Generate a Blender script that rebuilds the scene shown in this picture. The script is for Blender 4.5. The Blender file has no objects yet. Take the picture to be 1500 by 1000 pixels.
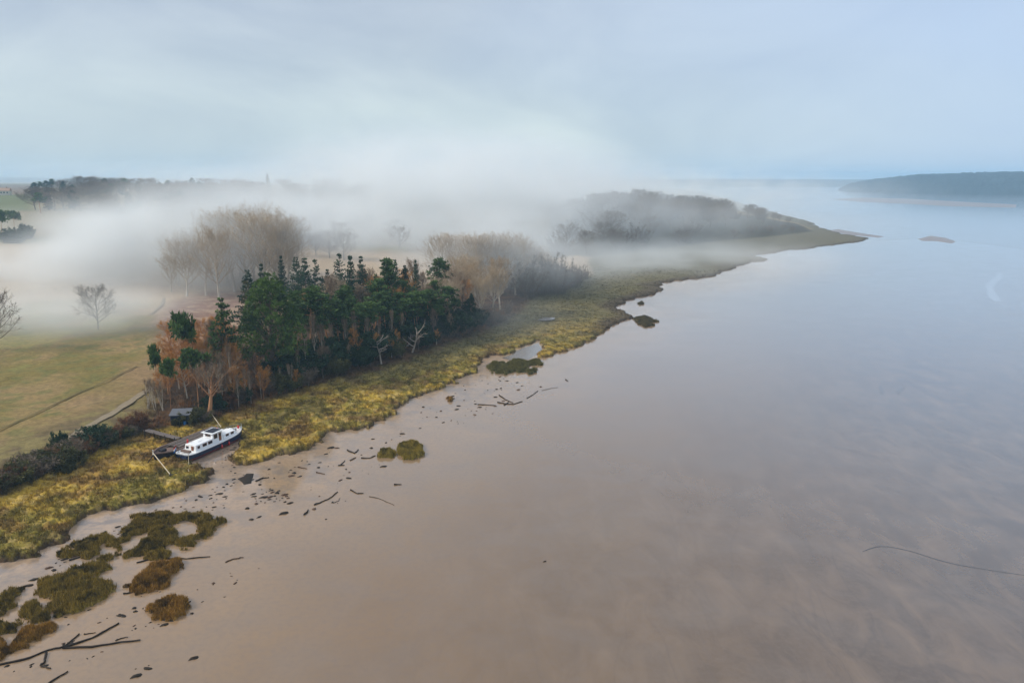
import bpy, math, random
import numpy as np
from mathutils import Vector

random.seed(7)
R = math.radians
scene = bpy.context.scene
COL = scene.collection

# ------------------------------------------------------------------ camera
CAM_H = 50.0
PITCH = R(12.5)
FOC = 1071.0                                   # focal length in pixels of a 1500 px wide frame
cp, sp = math.cos(PITCH), math.sin(PITCH)
cd = bpy.data.cameras.new('camera')
cam = bpy.data.objects.new('camera', cd)
COL.objects.link(cam)
cam.location = (0, 0, CAM_H)
cam.rotation_euler = (R(90) - PITCH, 0, 0)
cd.sensor_width = 36
cd.lens = 36 * FOC / 1500
cd.clip_start = 0.5
cd.clip_end = 40000
scene.camera = cam


def P(px, py, z=0.0):
    """Point of the level z seen at a pixel of the 1500 x 1000 photograph."""
    u, v = (px - 750) / FOC, (py - 500) / FOC
    t = (CAM_H - z) / (sp + v * cp)
    return (u * t, (cp - v * sp) * t)


def z_at(Y, py):
    """Height of a point at ground distance Y seen at pixel row py."""
    v = (py - 500) / FOC
    return CAM_H + Y * (v * cp + sp) / (v * sp - cp)


# ------------------------------------------------------------------ noise
_rs = np.random.RandomState(11)
_tab = _rs.rand(512, 512).astype(np.float32)


def vnoise(x, y, s=0):
    x = np.asarray(x, dtype=np.float64) + s * 37.17
    y = np.asarray(y, dtype=np.float64) + s * 91.73
    xi, yi = np.floor(x).astype(np.int64), np.floor(y).astype(np.int64)
    fx, fy = x - xi, y - yi
    fx = fx * fx * (3 - 2 * fx)
    fy = fy * fy * (3 - 2 * fy)
    a, b = _tab[xi % 512, yi % 512], _tab[(xi + 1) % 512, yi % 512]
    c, d = _tab[xi % 512, (yi + 1) % 512], _tab[(xi + 1) % 512, (yi + 1) % 512]
    return (a * (1 - fx) + b * fx) * (1 - fy) + (c * (1 - fx) + d * fx) * fy


def fbm(x, y, s=0, octaves=4):
    t, a, n = 0, 0.5, 0
    for k in range(octaves):
        t = t + a * vnoise(x * 2 ** k, y * 2 ** k, s + k * 5)
        n += a
        a *= 0.5
    return t / n


def sstep(a, b, x):
    t = np.clip((x - a) / (b - a), 0, 1)
    return t * t * (3 - 2 * t)


def sdf(poly, x, y):
    """Signed distance to a polygon, positive inside."""
    x, y = np.asarray(x, float), np.asarray(y, float)
    d2 = np.full(x.shape, 1e18)
    inside = np.zeros(x.shape, bool)
    n = len(poly)
    for i in range(n):
        ax, ay = poly[i]
        bx, by = poly[(i + 1) % n]
        ex, ey = bx - ax, by - ay
        wx, wy = x - ax, y - ay
        t = np.clip((wx * ex + wy * ey) / (ex * ex + ey * ey + 1e-12), 0, 1)
        dx, dy = wx - ex * t, wy - ey * t
        d2 = np.minimum(d2, dx * dx + dy * dy)
        if by != ay:
            c = (ay > y) != (by > y)
            xin = (bx - ax) * (y - ay) / (by - ay) + ax
            inside ^= c & (x < xin)
    return np.where(inside, 1, -1) * np.sqrt(d2)


# ------------------------------------------------------------------ land outline
COAST_PX = [(-260, 960), (-120, 880), (0, 822), (50, 809), (100, 786), (120, 764), (135, 756), (200, 742), (240, 728),
            (270, 714), (298, 707), (310, 694), (306, 684), (292, 679), (270, 677), (256, 672), (250, 664),
            (262, 655), (330, 640), (352, 634), (358, 648), (350, 655), (344, 668), (347, 680), (365, 681), (400, 669), (430, 661), (462, 655),
            (479, 648), (484, 634), (520, 629), (560, 612), (575, 600), (600, 586), (650, 568), (672, 558), (694, 546),
            (700, 533), (720, 522), (748, 517), (768, 505), (790, 500), (795, 512), (788, 524), (800, 522), (830, 514), (852, 507),
            (870, 495), (886, 488), (902, 474), (928, 466), (915, 458), (898, 451), (905, 446), (935, 436), (966, 425),
            (948, 419), (990, 412), (1062, 401), (1066, 390), (1128, 381), (1092, 375), (1150, 368), (1205, 361),
            (1245, 357), (1266, 349), (1228, 342), (1202, 334), (1180, 324), (1110, 305), (1060, 290), (1020, 279)]
COAST = [P(*p) for p in COAST_PX] + [(800, 9000), (-9000, 9000), (-9000, 30), (-140, 30)]
BANK_PX = [(-200, 790), (0, 722), (40, 708), (70, 690), (110, 672), (150, 655), (190, 642), (215, 630), (250, 622),
           (300, 622), (330, 610), (360, 597), (430, 577), (500, 554), (560, 540), (610, 523), (650, 508), (700, 490),
           (745, 473), (762, 455), (778, 438), (800, 426), (840, 412), (868, 402), (862, 388), (864, 374), (950, 362),
           (1050, 350), (1130, 343), (1190, 336), (1168, 327), (1095, 312), (1035, 296), (985, 281)]
BANK = [P(px, py, 0.9) for px, py in BANK_PX] + [(500, 8800), (-8900, 8800), (-8900, 60), (-120, 60)]
PENIN = [P(px, py, 3) for px, py in [(805, 378), (950, 362), (1050, 350), (1130, 343), (1190, 336), (1168, 327), (1060, 313), (940, 312), (805, 336)]]


def edge_s(x, y, s):
    """Distance inside the land with a ragged, bitten marsh edge."""
    near = sstep(600, 150, y)
    se = s + (fbm(x * 0.26, y * 0.26, 3) - 0.5) * 4.6 * near + (fbm(x * 0.8, y * 0.8, 9, 3) - 0.5) * 2.6 * near
    return se + (fbm(x * 0.045, y * 0.045, 13) - 0.5) * 16 * sstep(220, 420, y) + (fbm(x * 0.15, y * 0.15, 14, 3) - 0.5) * 7 * sstep(200, 350, y)


def height(x, y, s=None, b=None):
    s = sdf(COAST, x, y) if s is None else s
    b = sdf(BANK, x, y) if b is None else b
    se = edge_s(x, y, s)
    h = -0.5 + 1.25 * sstep(-0.45, 0.75, se)
    h = h + 0.25 * sstep(3, 20, se)
    h = h + 1.7 * sstep(-1, 9, b)
    inl = sstep(20, 300, b)
    h = h + inl * (3.0 * sstep(20, 200, b) + 27 * sstep(330, 1050, y) * sstep(260, -120, x))
    pen = sdf(PENIN, x, y)
    h = h + 9 * sstep(-5, 60, pen)
    return h


def ground_at(px, py):
    u, v = (px - 750) / FOC, (py - 500) / FOC
    t = np.geomspace(55, 6500, 1500)
    x, y, z = u * t, (cp - v * sp) * t, CAM_H - (sp + v * cp) * t
    g = np.maximum(height(x, y), 0)
    k = np.nonzero(z <= g)[0]
    k = int(k[0]) if len(k) else len(t) - 1
    k0 = max(k - 1, 0)
    a, b = z[k0] - g[k0], z[k] - g[k]
    w = a / (a - b) if a != b else 0
    w = min(max(w, 0), 1)
    X, Y = x[k0] + (x[k] - x[k0]) * w, y[k0] + (y[k] - y[k0]) * w
    return (float(X), float(Y), float(max(height(np.array([X]), np.array([Y]))[0], 0)))


def hz(x, y):
    return float(max(height(np.array([x]), np.array([y]))[0], 0))


# ------------------------------------------------------------------ materials
def new_mat(name):
    m = bpy.data.materials.new(name)
    m.use_nodes = True
    nt = m.node_tree
    nt.nodes.clear()
    out = nt.nodes.new('ShaderNodeOutputMaterial')
    return m, nt, out


def node(nt, kind, **kw):
    n = nt.nodes.new(kind)
    for k, v in kw.items():
        if hasattr(n, k):
            setattr(n, k, v)
        else:
            n.inputs[k.replace('_', ' ')].default_value = v
    return n


def c4(c):
    return (c[0], c[1], c[2], 1)


def ramp(nt, fac, stops):
    r = nt.nodes.new('ShaderNodeValToRGB')
    e = r.color_ramp.elements
    while len(e) > 1:
        e.remove(e[-1])
    e[0].position, e[0].color = stops[0][0], c4(stops[0][1])
    for p, c in stops[1:]:
        k = e.new(p)
        k.color = c4(c)
    nt.links.new(fac, r.inputs[0])
    return r.outputs[0]


def mix(nt, fac, a, b, blend='MIX'):
    m = nt.nodes.new('ShaderNodeMix')
    m.data_type = 'RGBA'
    m.blend_type = blend
    for key, val in ((0, fac), (6, a), (7, b)):
        if hasattr(val, 'default_value') or hasattr(val, 'is_linked'):
            nt.links.new(val, m.inputs[key])
        else:
            m.inputs[key].default_value = val if key == 0 else c4(val)
    return m.outputs[2]


def mnode(nt, op, a, b=0.0, clamp=False):
    m = nt.nodes.new('ShaderNodeMath')
    m.operation = op
    m.use_clamp = clamp
    for i, val in enumerate((a, b)):
        if hasattr(val, 'is_linked'):
            nt.links.new(val, m.inputs[i])
        else:
            m.inputs[i].default_value = val
    return m.outputs[0]


def noise(nt, scale, detail=4, rough=0.55, vec=None, dist=0.0):
    n = nt.nodes.new('ShaderNodeTexNoise')
    n.inputs['Scale'].default_value = scale
    n.inputs['Detail'].default_value = detail
    n.inputs['Roughness'].default_value = rough
    n.inputs['Distortion'].default_value = dist
    if vec is not None:
        nt.links.new(vec, n.inputs['Vector'])
    return n.outputs['Fac']


def geo_pos(nt):
    return nt.nodes.new('ShaderNodeNewGeometry').outputs['Position']


def scaled(nt, vec, s, rot=(0, 0, 0)):
    m = nt.nodes.new('ShaderNodeMapping')
    m.inputs['Scale'].default_value = s
    m.inputs['Rotation'].default_value = rot
    nt.links.new(vec, m.inputs['Vector'])
    return m.outputs[0]


def bsdf(nt, out, color, rough=0.8, spec=0.3, bump=None, bump_s=0.3, bump_d=0.1, metal=0.0):
    b = nt.nodes.new('ShaderNodeBsdfPrincipled')
    if hasattr(color, 'is_linked'):
        nt.links.new(color, b.inputs['Base Color'])
    else:
        b.inputs['Base Color'].default_value = c4(color)
    if hasattr(rough, 'is_linked'):
        nt.links.new(rough, b.inputs['Roughness'])
    else:
        b.inputs['Roughness'].default_value = rough
    b.inputs['Specular IOR Level'].default_value = spec
    b.inputs['Metallic'].default_value = metal
    if bump is not None:
        bn = nt.nodes.new('ShaderNodeBump')
        bn.inputs['Strength'].default_value = bump_s
        bn.inputs['Distance'].default_value = bump_d
        nt.links.new(bump, bn.inputs['Height'])
        nt.links.new(bn.outputs[0], b.inputs['Normal'])
    nt.links.new(b.outputs[0], out.inputs['Surface'])
    return b


def plain(name, col, rough=0.6, spec=0.4, var=0.25, scale=3.0, metal=0.0):
    m, nt, out = new_mat(name)
    tc = nt.nodes.new('ShaderNodeTexCoord').outputs['Object']
    n = noise(nt, scale, 5, 0.6, tc)
    col2 = tuple(c * (1 - var) for c in col)
    c = mix(nt, n, col2, tuple(min(1, k * (1 + var * 0.6)) for k in col))
    bsdf(nt, out, c, rough, spec, bump=n, bump_s=0.15, bump_d=0.02, metal=metal)
    return m


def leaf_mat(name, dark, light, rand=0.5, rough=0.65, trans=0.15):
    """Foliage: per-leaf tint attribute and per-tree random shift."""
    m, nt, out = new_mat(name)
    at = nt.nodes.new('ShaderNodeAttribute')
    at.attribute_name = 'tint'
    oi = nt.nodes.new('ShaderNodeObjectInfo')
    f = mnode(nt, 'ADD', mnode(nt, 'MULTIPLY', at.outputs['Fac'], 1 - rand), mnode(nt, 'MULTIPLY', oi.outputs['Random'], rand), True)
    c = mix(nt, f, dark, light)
    b = bsdf(nt, out, c, rough, 0.25)
    if trans:
        tr = nt.nodes.new('ShaderNodeBsdfTranslucent')
        nt.links.new(c, tr.inputs['Color'])
        ms = nt.nodes.new('ShaderNodeMixShader')
        ms.inputs[0].default_value = trans
        nt.links.new(b.outputs[0], ms.inputs[1])
        nt.links.new(tr.outputs[0], ms.inputs[2])
        nt.links.new(ms.outputs[0], out.inputs['Surface'])
    return m


# mud
def mud_material():
    m, nt, out = new_mat('wet_mud')
    pos = geo_pos(nt)
    # drier silt near the shore, wet dark silt further out
    A, B = P(0, 822), P(965, 425)
    L = math.hypot(B[0] - A[0], B[1] - A[1])
    nx, ny = (B[1] - A[1]) / L, -(B[0] - A[0]) / L
    vm = nt.nodes.new('ShaderNodeVectorMath')
    vm.operation = 'DOT_PRODUCT'
    nt.links.new(pos, vm.inputs[0])
    vm.inputs[1].default_value = (nx, ny, 0)
    big = noise(nt, 0.014, 4, 0.55, pos, 0.4)
    off = mnode(nt, 'ADD', mnode(nt, 'SUBTRACT', vm.outputs['Value'], A[0] * nx + A[1] * ny), mnode(nt, 'MULTIPLY', mnode(nt, 'SUBTRACT', big, 0.5), 60.0))
    wet = mnode(nt, 'DIVIDE', off, 110.0, True)
    mid = noise(nt, 0.09, 5, 0.6, scaled(nt, pos, (1, 1.35, 1), (0, 0, R(-35))), 0.5)
    blot = noise(nt, 0.19, 5, 0.6, scaled(nt, pos, (1.25, 0.62, 1), (0, 0, R(28))), 0.6)
    fine = noise(nt, 1.3, 6, 0.65, pos)
    rip = noise(nt, 0.35, 4, 0.6, scaled(nt, pos, (0.5, 1.6, 1), (0, 0, R(-25))), 0.3)
    c = ramp(nt, wet, [(0.0, (0.38, 0.262, 0.168)), (0.14, (0.33, 0.212, 0.115)), (0.36, (0.222, 0.135, 0.065)), (0.68, (0.138, 0.083, 0.04)), (1.0, (0.095, 0.062, 0.037))])
    c = mix(nt, mnode(nt, 'MULTIPLY', ramp(nt, mid, [(0.4, (0, 0, 0)), (0.75, (1, 1, 1))]), 0.5), c, (0.17, 0.13, 0.1))
    pale = mnode(nt, 'MULTIPLY', ramp(nt, blot, [(0.42, (0, 0, 0)), (0.72, (1, 1, 1))]), mnode(nt, 'MULTIPLY', wet, 0.62))
    c = mix(nt, pale, c, (0.23, 0.15, 0.088))
    c = mix(nt, mnode(nt, 'MULTIPLY', ramp(nt, fine, [(0.45, (0, 0, 0)), (0.72, (1, 1, 1))]), 0.42), c, (0.15, 0.105, 0.075))
    vein = noise(nt, 0.07, 3, 0.5, scaled(nt, pos, (1.3, 0.55, 1), (0, 0, R(32))), 0.8)
    vein = ramp(nt, mnode(nt, 'ABSOLUTE', mnode(nt, 'SUBTRACT', vein, 0.5)), [(0.0, (1, 1, 1)), (0.022, (0, 0, 0))])
    c = mix(nt, mnode(nt, 'MULTIPLY', mnode(nt, 'MULTIPLY', vein, mnode(nt, 'POWER', wet, 2.5)), 0.3), c, (0.075, 0.05, 0.034))
    # grey oozy patches along the foot of the marsh
    ooze = noise(nt, 0.22, 5, 0.65, pos, 0.4)
    close = ramp(nt, mnode(nt, 'DIVIDE', off, 30.0, True), [(0.0, (1, 1, 1)), (1.0, (0, 0, 0))])
    c = mix(nt, mnode(nt, 'MULTIPLY', mnode(nt, 'MULTIPLY', ramp(nt, ooze, [(0.47, (0, 0, 0)), (0.6, (1, 1, 1))]), close), 0.75), c, (0.17, 0.14, 0.12))
    ro = ramp(nt, mnode(nt, 'ADD', mnode(nt, 'MULTIPLY', mid, 0.6), mnode(nt, 'MULTIPLY', fine, 0.4)), [(0.3, (0.10,) * 3), (0.7, (0.24,) * 3)])
    hgt = mnode(nt, 'ADD', mnode(nt, 'MULTIPLY', rip, 0.12), mnode(nt, 'MULTIPLY', fine, 0.2))
    b = bsdf(nt, out, c, ro, 0.42, bump=hgt, bump_s=0.035, bump_d=0.2)
    nt.links.new(ramp(nt, wet, [(0.0, (0.45,) * 3), (0.3, (0.95,) * 3), (1.0, (1.0,) * 3)]), b.inputs['Coat Weight'])        # film of water left by the tide
    b.inputs['Coat IOR'].default_value = 1.45
    b.inputs['Coat Roughness'].default_value = 0.06
    return m


def water_material(name, col, rough):
    m, nt, out = new_mat(name)
    pos = geo_pos(nt)
    n = noise(nt, 0.3, 4, 0.6, scaled(nt, pos, (0.6, 2, 1)))
    b = bsdf(nt, out, col, rough, 0.5, bump=n, bump_s=0.05, bump_d=0.1)
    b.inputs['Coat Weight'].default_value = 0.9
    b.inputs['Coat IOR'].default_value = 1.33
    b.inputs['Coat Roughness'].default_value = 0.1
    return m


def ground_material():
    m, nt, out = new_mat('land_surface')
    pos = geo_pos(nt)
    at = nt.nodes.new('ShaderNodeAttribute')
    at.attribute_name = 'soil'
    n1 = noise(nt, 0.9, 6, 0.65, pos)
    n2 = noise(nt, 4.0, 4, 0.6, pos)
    v = mnode(nt, 'ADD', mnode(nt, 'MULTIPLY', n1, 0.9), mnode(nt, 'MULTIPLY', n2, 0.5))
    c = mix(nt, 1.0, at.outputs['Color'], ramp(nt, v, [(0.45, (0.55, 0.55, 0.55)), (0.95, (1.4, 1.38, 1.32))]), 'MULTIPLY')
    bsdf(nt, out, c, 0.9, 0.15, bump=v, bump_s=0.5, bump_d=0.25)
    return m


def attr_mat(name, rough=0.85):
    m, nt, out = new_mat(name)
    at = nt.nodes.new('ShaderNodeAttribute')
    at.attribute_name = 'soil'
    n1 = noise(nt, 3.0, 5, 0.65, geo_pos(nt))
    c = mix(nt, 1.0, at.outputs['Color'], ramp(nt, n1, [(0.3, (0.65,) * 3), (0.7, (1.25,) * 3)]), 'MULTIPLY')
    bsdf(nt, out, c, rough, 0.2)
    return m


M = {
    'mud': mud_material(),
    'water': water_material('estuary_water', (0.12, 0.1, 0.09), 0.16),
    'land': ground_material(),
    'grass': attr_mat('marsh_grass_blades'),
    'pine': leaf_mat('pine_needles', (0.006, 0.024, 0.008), (0.125, 0.2, 0.045), 0.3, 0.65, 0.05),
    'fir': leaf_mat('fir_needles', (0.010, 0.032, 0.024), (0.06, 0.115, 0.055), 0.3, 0.65, 0.05),
    'broad': leaf_mat('broad_conifer_needles', (0.005, 0.022, 0.007), (0.13, 0.21, 0.035), 0.1, 0.65, 0.04),
    'ivy': leaf_mat('ivy_leaves', (0.010, 0.026, 0.012), (0.035, 0.07, 0.025), 0.3),
    'gorse': leaf_mat('gorse_leaves', (0.025, 0.03, 0.012), (0.12, 0.11, 0.03), 0.5),
    'bracken': leaf_mat('dead_bracken', (0.07, 0.026, 0.012), (0.26, 0.115, 0.04), 0.2),
    'twig': leaf_mat('bare_twigs', (0.14, 0.095, 0.06), (0.33, 0.235, 0.15), 0.4, 0.8, 0.0),
    'twig_orange': leaf_mat('orange_bare_twigs', (0.24, 0.09, 0.02), (0.6, 0.29, 0.07), 0.4, 0.8, 0.0),
    'twig_grey': leaf_mat('grey_bare_twigs', (0.10, 0.072, 0.048), (0.25, 0.19, 0.13), 0.4, 0.8, 0.0),
    'twig_tan': leaf_mat('tan_bare_twigs', (0.3, 0.215, 0.135), (0.54, 0.42, 0.28), 0.4, 0.8, 0.0),
    'bark': plain('grey_bark', (0.17, 0.13, 0.095), 0.9, 0.15, 0.4, 2.0),
    'bark_pine': plain('orange_pine_bark', (0.42, 0.21, 0.1), 0.9, 0.15, 0.45, 1.5),
    'bark_pale': plain('pale_birch_bark', (0.5, 0.43, 0.34), 0.85, 0.15, 0.35, 2.0),
    'dead': plain('bleached_dead_wood', (0.36, 0.295, 0.235), 0.85, 0.15, 0.3, 2.0),
    'drift': plain('wet_driftwood', (0.034, 0.024, 0.017), 0.7, 0.15, 0.4, 4.0),
    'weed': plain('dark_seaweed', (0.03, 0.022, 0.016), 0.7, 0.15, 0.4, 4.0),
    'weed_red': plain('brown_seaweed', (0.09, 0.05, 0.03), 0.7, 0.2, 0.4, 4.0),
    'navy': plain('navy_hull_paint', (0.012, 0.022, 0.06), 0.35, 0.5, 0.25, 1.0),
    'antifoul': plain('red_antifouling', (0.22, 0.035, 0.04), 0.6, 0.3, 0.4, 1.5),
    'white': plain('white_boat_paint', (0.8, 0.8, 0.79), 0.35, 0.5, 0.06, 1.0),
    'glass': plain('dark_window_glass', (0.02, 0.025, 0.03), 0.08, 0.6, 0.2, 1.0),
    'varnish': plain('varnished_wood', (0.23, 0.075, 0.03), 0.4, 0.5, 0.3, 3.0),
    'teak': plain('weathered_deck_wood', (0.19, 0.13, 0.105), 0.8, 0.2, 0.35, 2.0),
    'tar': plain('black_tarred_hull', (0.016, 0.013, 0.016), 0.6, 0.35, 0.4, 1.5),
    'plank': plain('grey_weathered_planks', (0.16, 0.13, 0.115), 0.85, 0.2, 0.4, 2.5),
    'solar': plain('solar_panel_glass', (0.03, 0.04, 0.06), 0.25, 0.5, 0.2, 1.0),
    'red': plain('red_paint', (0.6, 0.04, 0.03), 0.5, 0.4, 0.15, 2.0),
    'flagblue': plain('blue_cloth', (0.02, 0.16, 0.5), 0.8, 0.2, 0.1, 2.0),
    'rope': plain('pale_rope', (0.5, 0.42, 0.3), 0.85, 0.2, 0.2, 6.0),
    'metal': plain('galvanised_steel', (0.4, 0.42, 0.43), 0.45, 0.5, 0.2, 3.0, 0.6),
    'shedwall': plain('dark_blue_shed_boards', (0.02, 0.026, 0.05), 0.7, 0.3, 0.4, 2.0),
    'shedgrey': plain('grey_shed_boards', (0.2, 0.19, 0.19), 0.85, 0.2, 0.35, 2.0),
    'shedroof': plain('grey_felt_roof', (0.13, 0.135, 0.15), 0.9, 0.2, 0.3, 2.0),
    'bluebarrel': plain('blue_plastic', (0.03, 0.13, 0.33), 0.5, 0.4, 0.15, 2.0),
    'brickred': plain('orange_roof_tiles', (0.42, 0.27, 0.19), 0.85, 0.2, 0.3, 1.5),
    'render': plain('cream_render', (0.65, 0.58, 0.48), 0.85, 0.2, 0.15, 1.0),
    'track': plain('pale_sandy_track', (0.25, 0.2, 0.135), 0.95, 0.1, 0.3, 0.8),
}


# ------------------------------------------------------------------ mesh helpers
class MB:
    def __init__(self):
        self.v, self.f, self.t = [], [], []

    def quad(self, a, b, c, d, t=0.5):
        n = len(self.v)
        self.v += [a, b, c, d]
        self.t += [t] * 4
        self.f.append((n, n + 1, n + 2, n + 3))

    def tri(self, a, b, c, t=0.5):
        n = len(self.v)
        self.v += [a, b, c]
        self.t += [t] * 3
        self.f.append((n, n + 1, n + 2))

    def tube(self, pts, rad, sides=5, t=0.5, cap=True):
        n0 = len(self.v)
        m = len(pts)
        for i, p in enumerate(pts):
            a = pts[max(i - 1, 0)]
            b = pts[min(i + 1, m - 1)]
            d = Vector(b) - Vector(a)
            if d.length < 1e-6:
                d = Vector((0, 0, 1))
            d.normalize()
            ref = Vector((0, 0, 1)) if abs(d.z) < 0.9 else Vector((1, 0, 0))
            u = d.cross(ref).normalized()
            w = d.cross(u)
            for k in range(sides):
                an = 2 * math.pi * k / sides
                q = Vector(p) + (u * math.cos(an) + w * math.sin(an)) * rad[i]
                self.v.append((q.x, q.y, q.z))
                self.t.append(t)
        for i in range(m - 1):
            for k in range(sides):
                a = n0 + i * sides + k
                b = n0 + i * sides + (k + 1) % sides
                self.f.append((a, b, b + sides, a + sides))
        if cap:
            self.f.append(tuple(n0 + k for k in range(sides)))
            self.f.append(tuple(n0 + (m - 1) * sides + k for k in range(sides))[::-1])

    def box(self, c, s, rot=0.0, t=0.5):
        cx, cy, cz = c
        hx, hy, hz_ = s[0] / 2, s[1] / 2, s[2] / 2
        ca, sa = math.cos(rot), math.sin(rot)
        n = len(self.v)
        for dz in (-hz_, hz_):
            for dx, dy in ((-hx, -hy), (hx, -hy), (hx, hy), (-hx, hy)):
                self.v.append((cx + dx * ca - dy * sa, cy + dx * sa + dy * ca, cz + dz))
                self.t.append(t)
        for q in ((3, 2, 1, 0), (4, 5, 6, 7), (0, 1, 5, 4), (1, 2, 6, 5), (2, 3, 7, 6), (3, 0, 4, 7)):
            self.f.append(tuple(n + k for k in q))

    def prism(self, outline, z0, z1, t=0.5):
        n, m = len(self.v), len(outline)
        for z in (z0, z1):
            for x, y in outline:
                self.v.append((x, y, z))
                self.t.append(t)
        self.f.append(tuple(n + k for k in range(m))[::-1])
        self.f.append(tuple(n + m + k for k in range(m)))
        for k in range(m):
            self.f.append((n + k, n + (k + 1) % m, n + m + (k + 1) % m, n + m + k))

    def mesh(self, name, mat, smooth=False):
        me = bpy.data.meshes.new(name)
        me.from_pydata(self.v, [], self.f)
        a = me.attributes.new('tint', 'FLOAT', 'POINT')
        a.data.foreach_set('value', np.array(self.t, dtype=np.float32))
        me.materials.append(mat)
        if smooth:
            me.polygons.foreach_set('use_smooth', [True] * len(me.polygons))
        me.update()
        return me

    def build(self, name, mat, parent=None, smooth=False, bevel=0):
        o = bpy.data.objects.new(name, self.mesh(name, mat, smooth))
        COL.objects.link(o)
        if parent is not None:
            o.parent = parent
        if bevel:
            bv = o.modifiers.new('bevel', 'BEVEL')
            bv.width = bevel
            bv.segments = 2
            bv.limit_method = 'ANGLE'
        return o


def np_mesh(name, verts, faces, mat, colors=None, smooth=True):
    me = bpy.data.meshes.new(name)
    nv, nf, k = len(verts), len(faces), faces.shape[1]
    me.vertices.add(nv)
    me.vertices.foreach_set('co', np.ascontiguousarray(verts, dtype=np.float32).ravel())
    me.loops.add(nf * k)
    me.loops.foreach_set('vertex_index', np.ascontiguousarray(faces, dtype=np.int32).ravel())
    me.polygons.add(nf)
    me.polygons.foreach_set('loop_start', np.arange(0, nf * k, k, dtype=np.int32))
    if smooth:
        me.polygons.foreach_set('use_smooth', np.ones(nf, bool))
    me.update(calc_edges=True)
    if colors is not None:
        a = me.attributes.new('soil', 'FLOAT_COLOR', 'POINT')
        cc = np.ones((nv, 4), np.float32)
        cc[:, :3] = colors
        a.data.foreach_set('color', cc.ravel())
    me.materials.append(mat)
    o = bpy.data.objects.new(name, me)
    COL.objects.link(o)
    return o


def tag(o, label=None, cat=None, group=None, kind=None):
    for k, v in (('label', label), ('category', cat), ('group', group), ('kind', kind)):
        if v:
            o[k] = v
    return o


def thing(name, label, cat, loc=(0, 0, 0), rz=0.0, group=None):
    o = bpy.data.objects.new(name, None)
    o.empty_display_size = 0.5
    COL.objects.link(o)
    o.location = loc
    o.rotation_euler = (0, 0, rz)
    return tag(o, label, cat, group)


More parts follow.
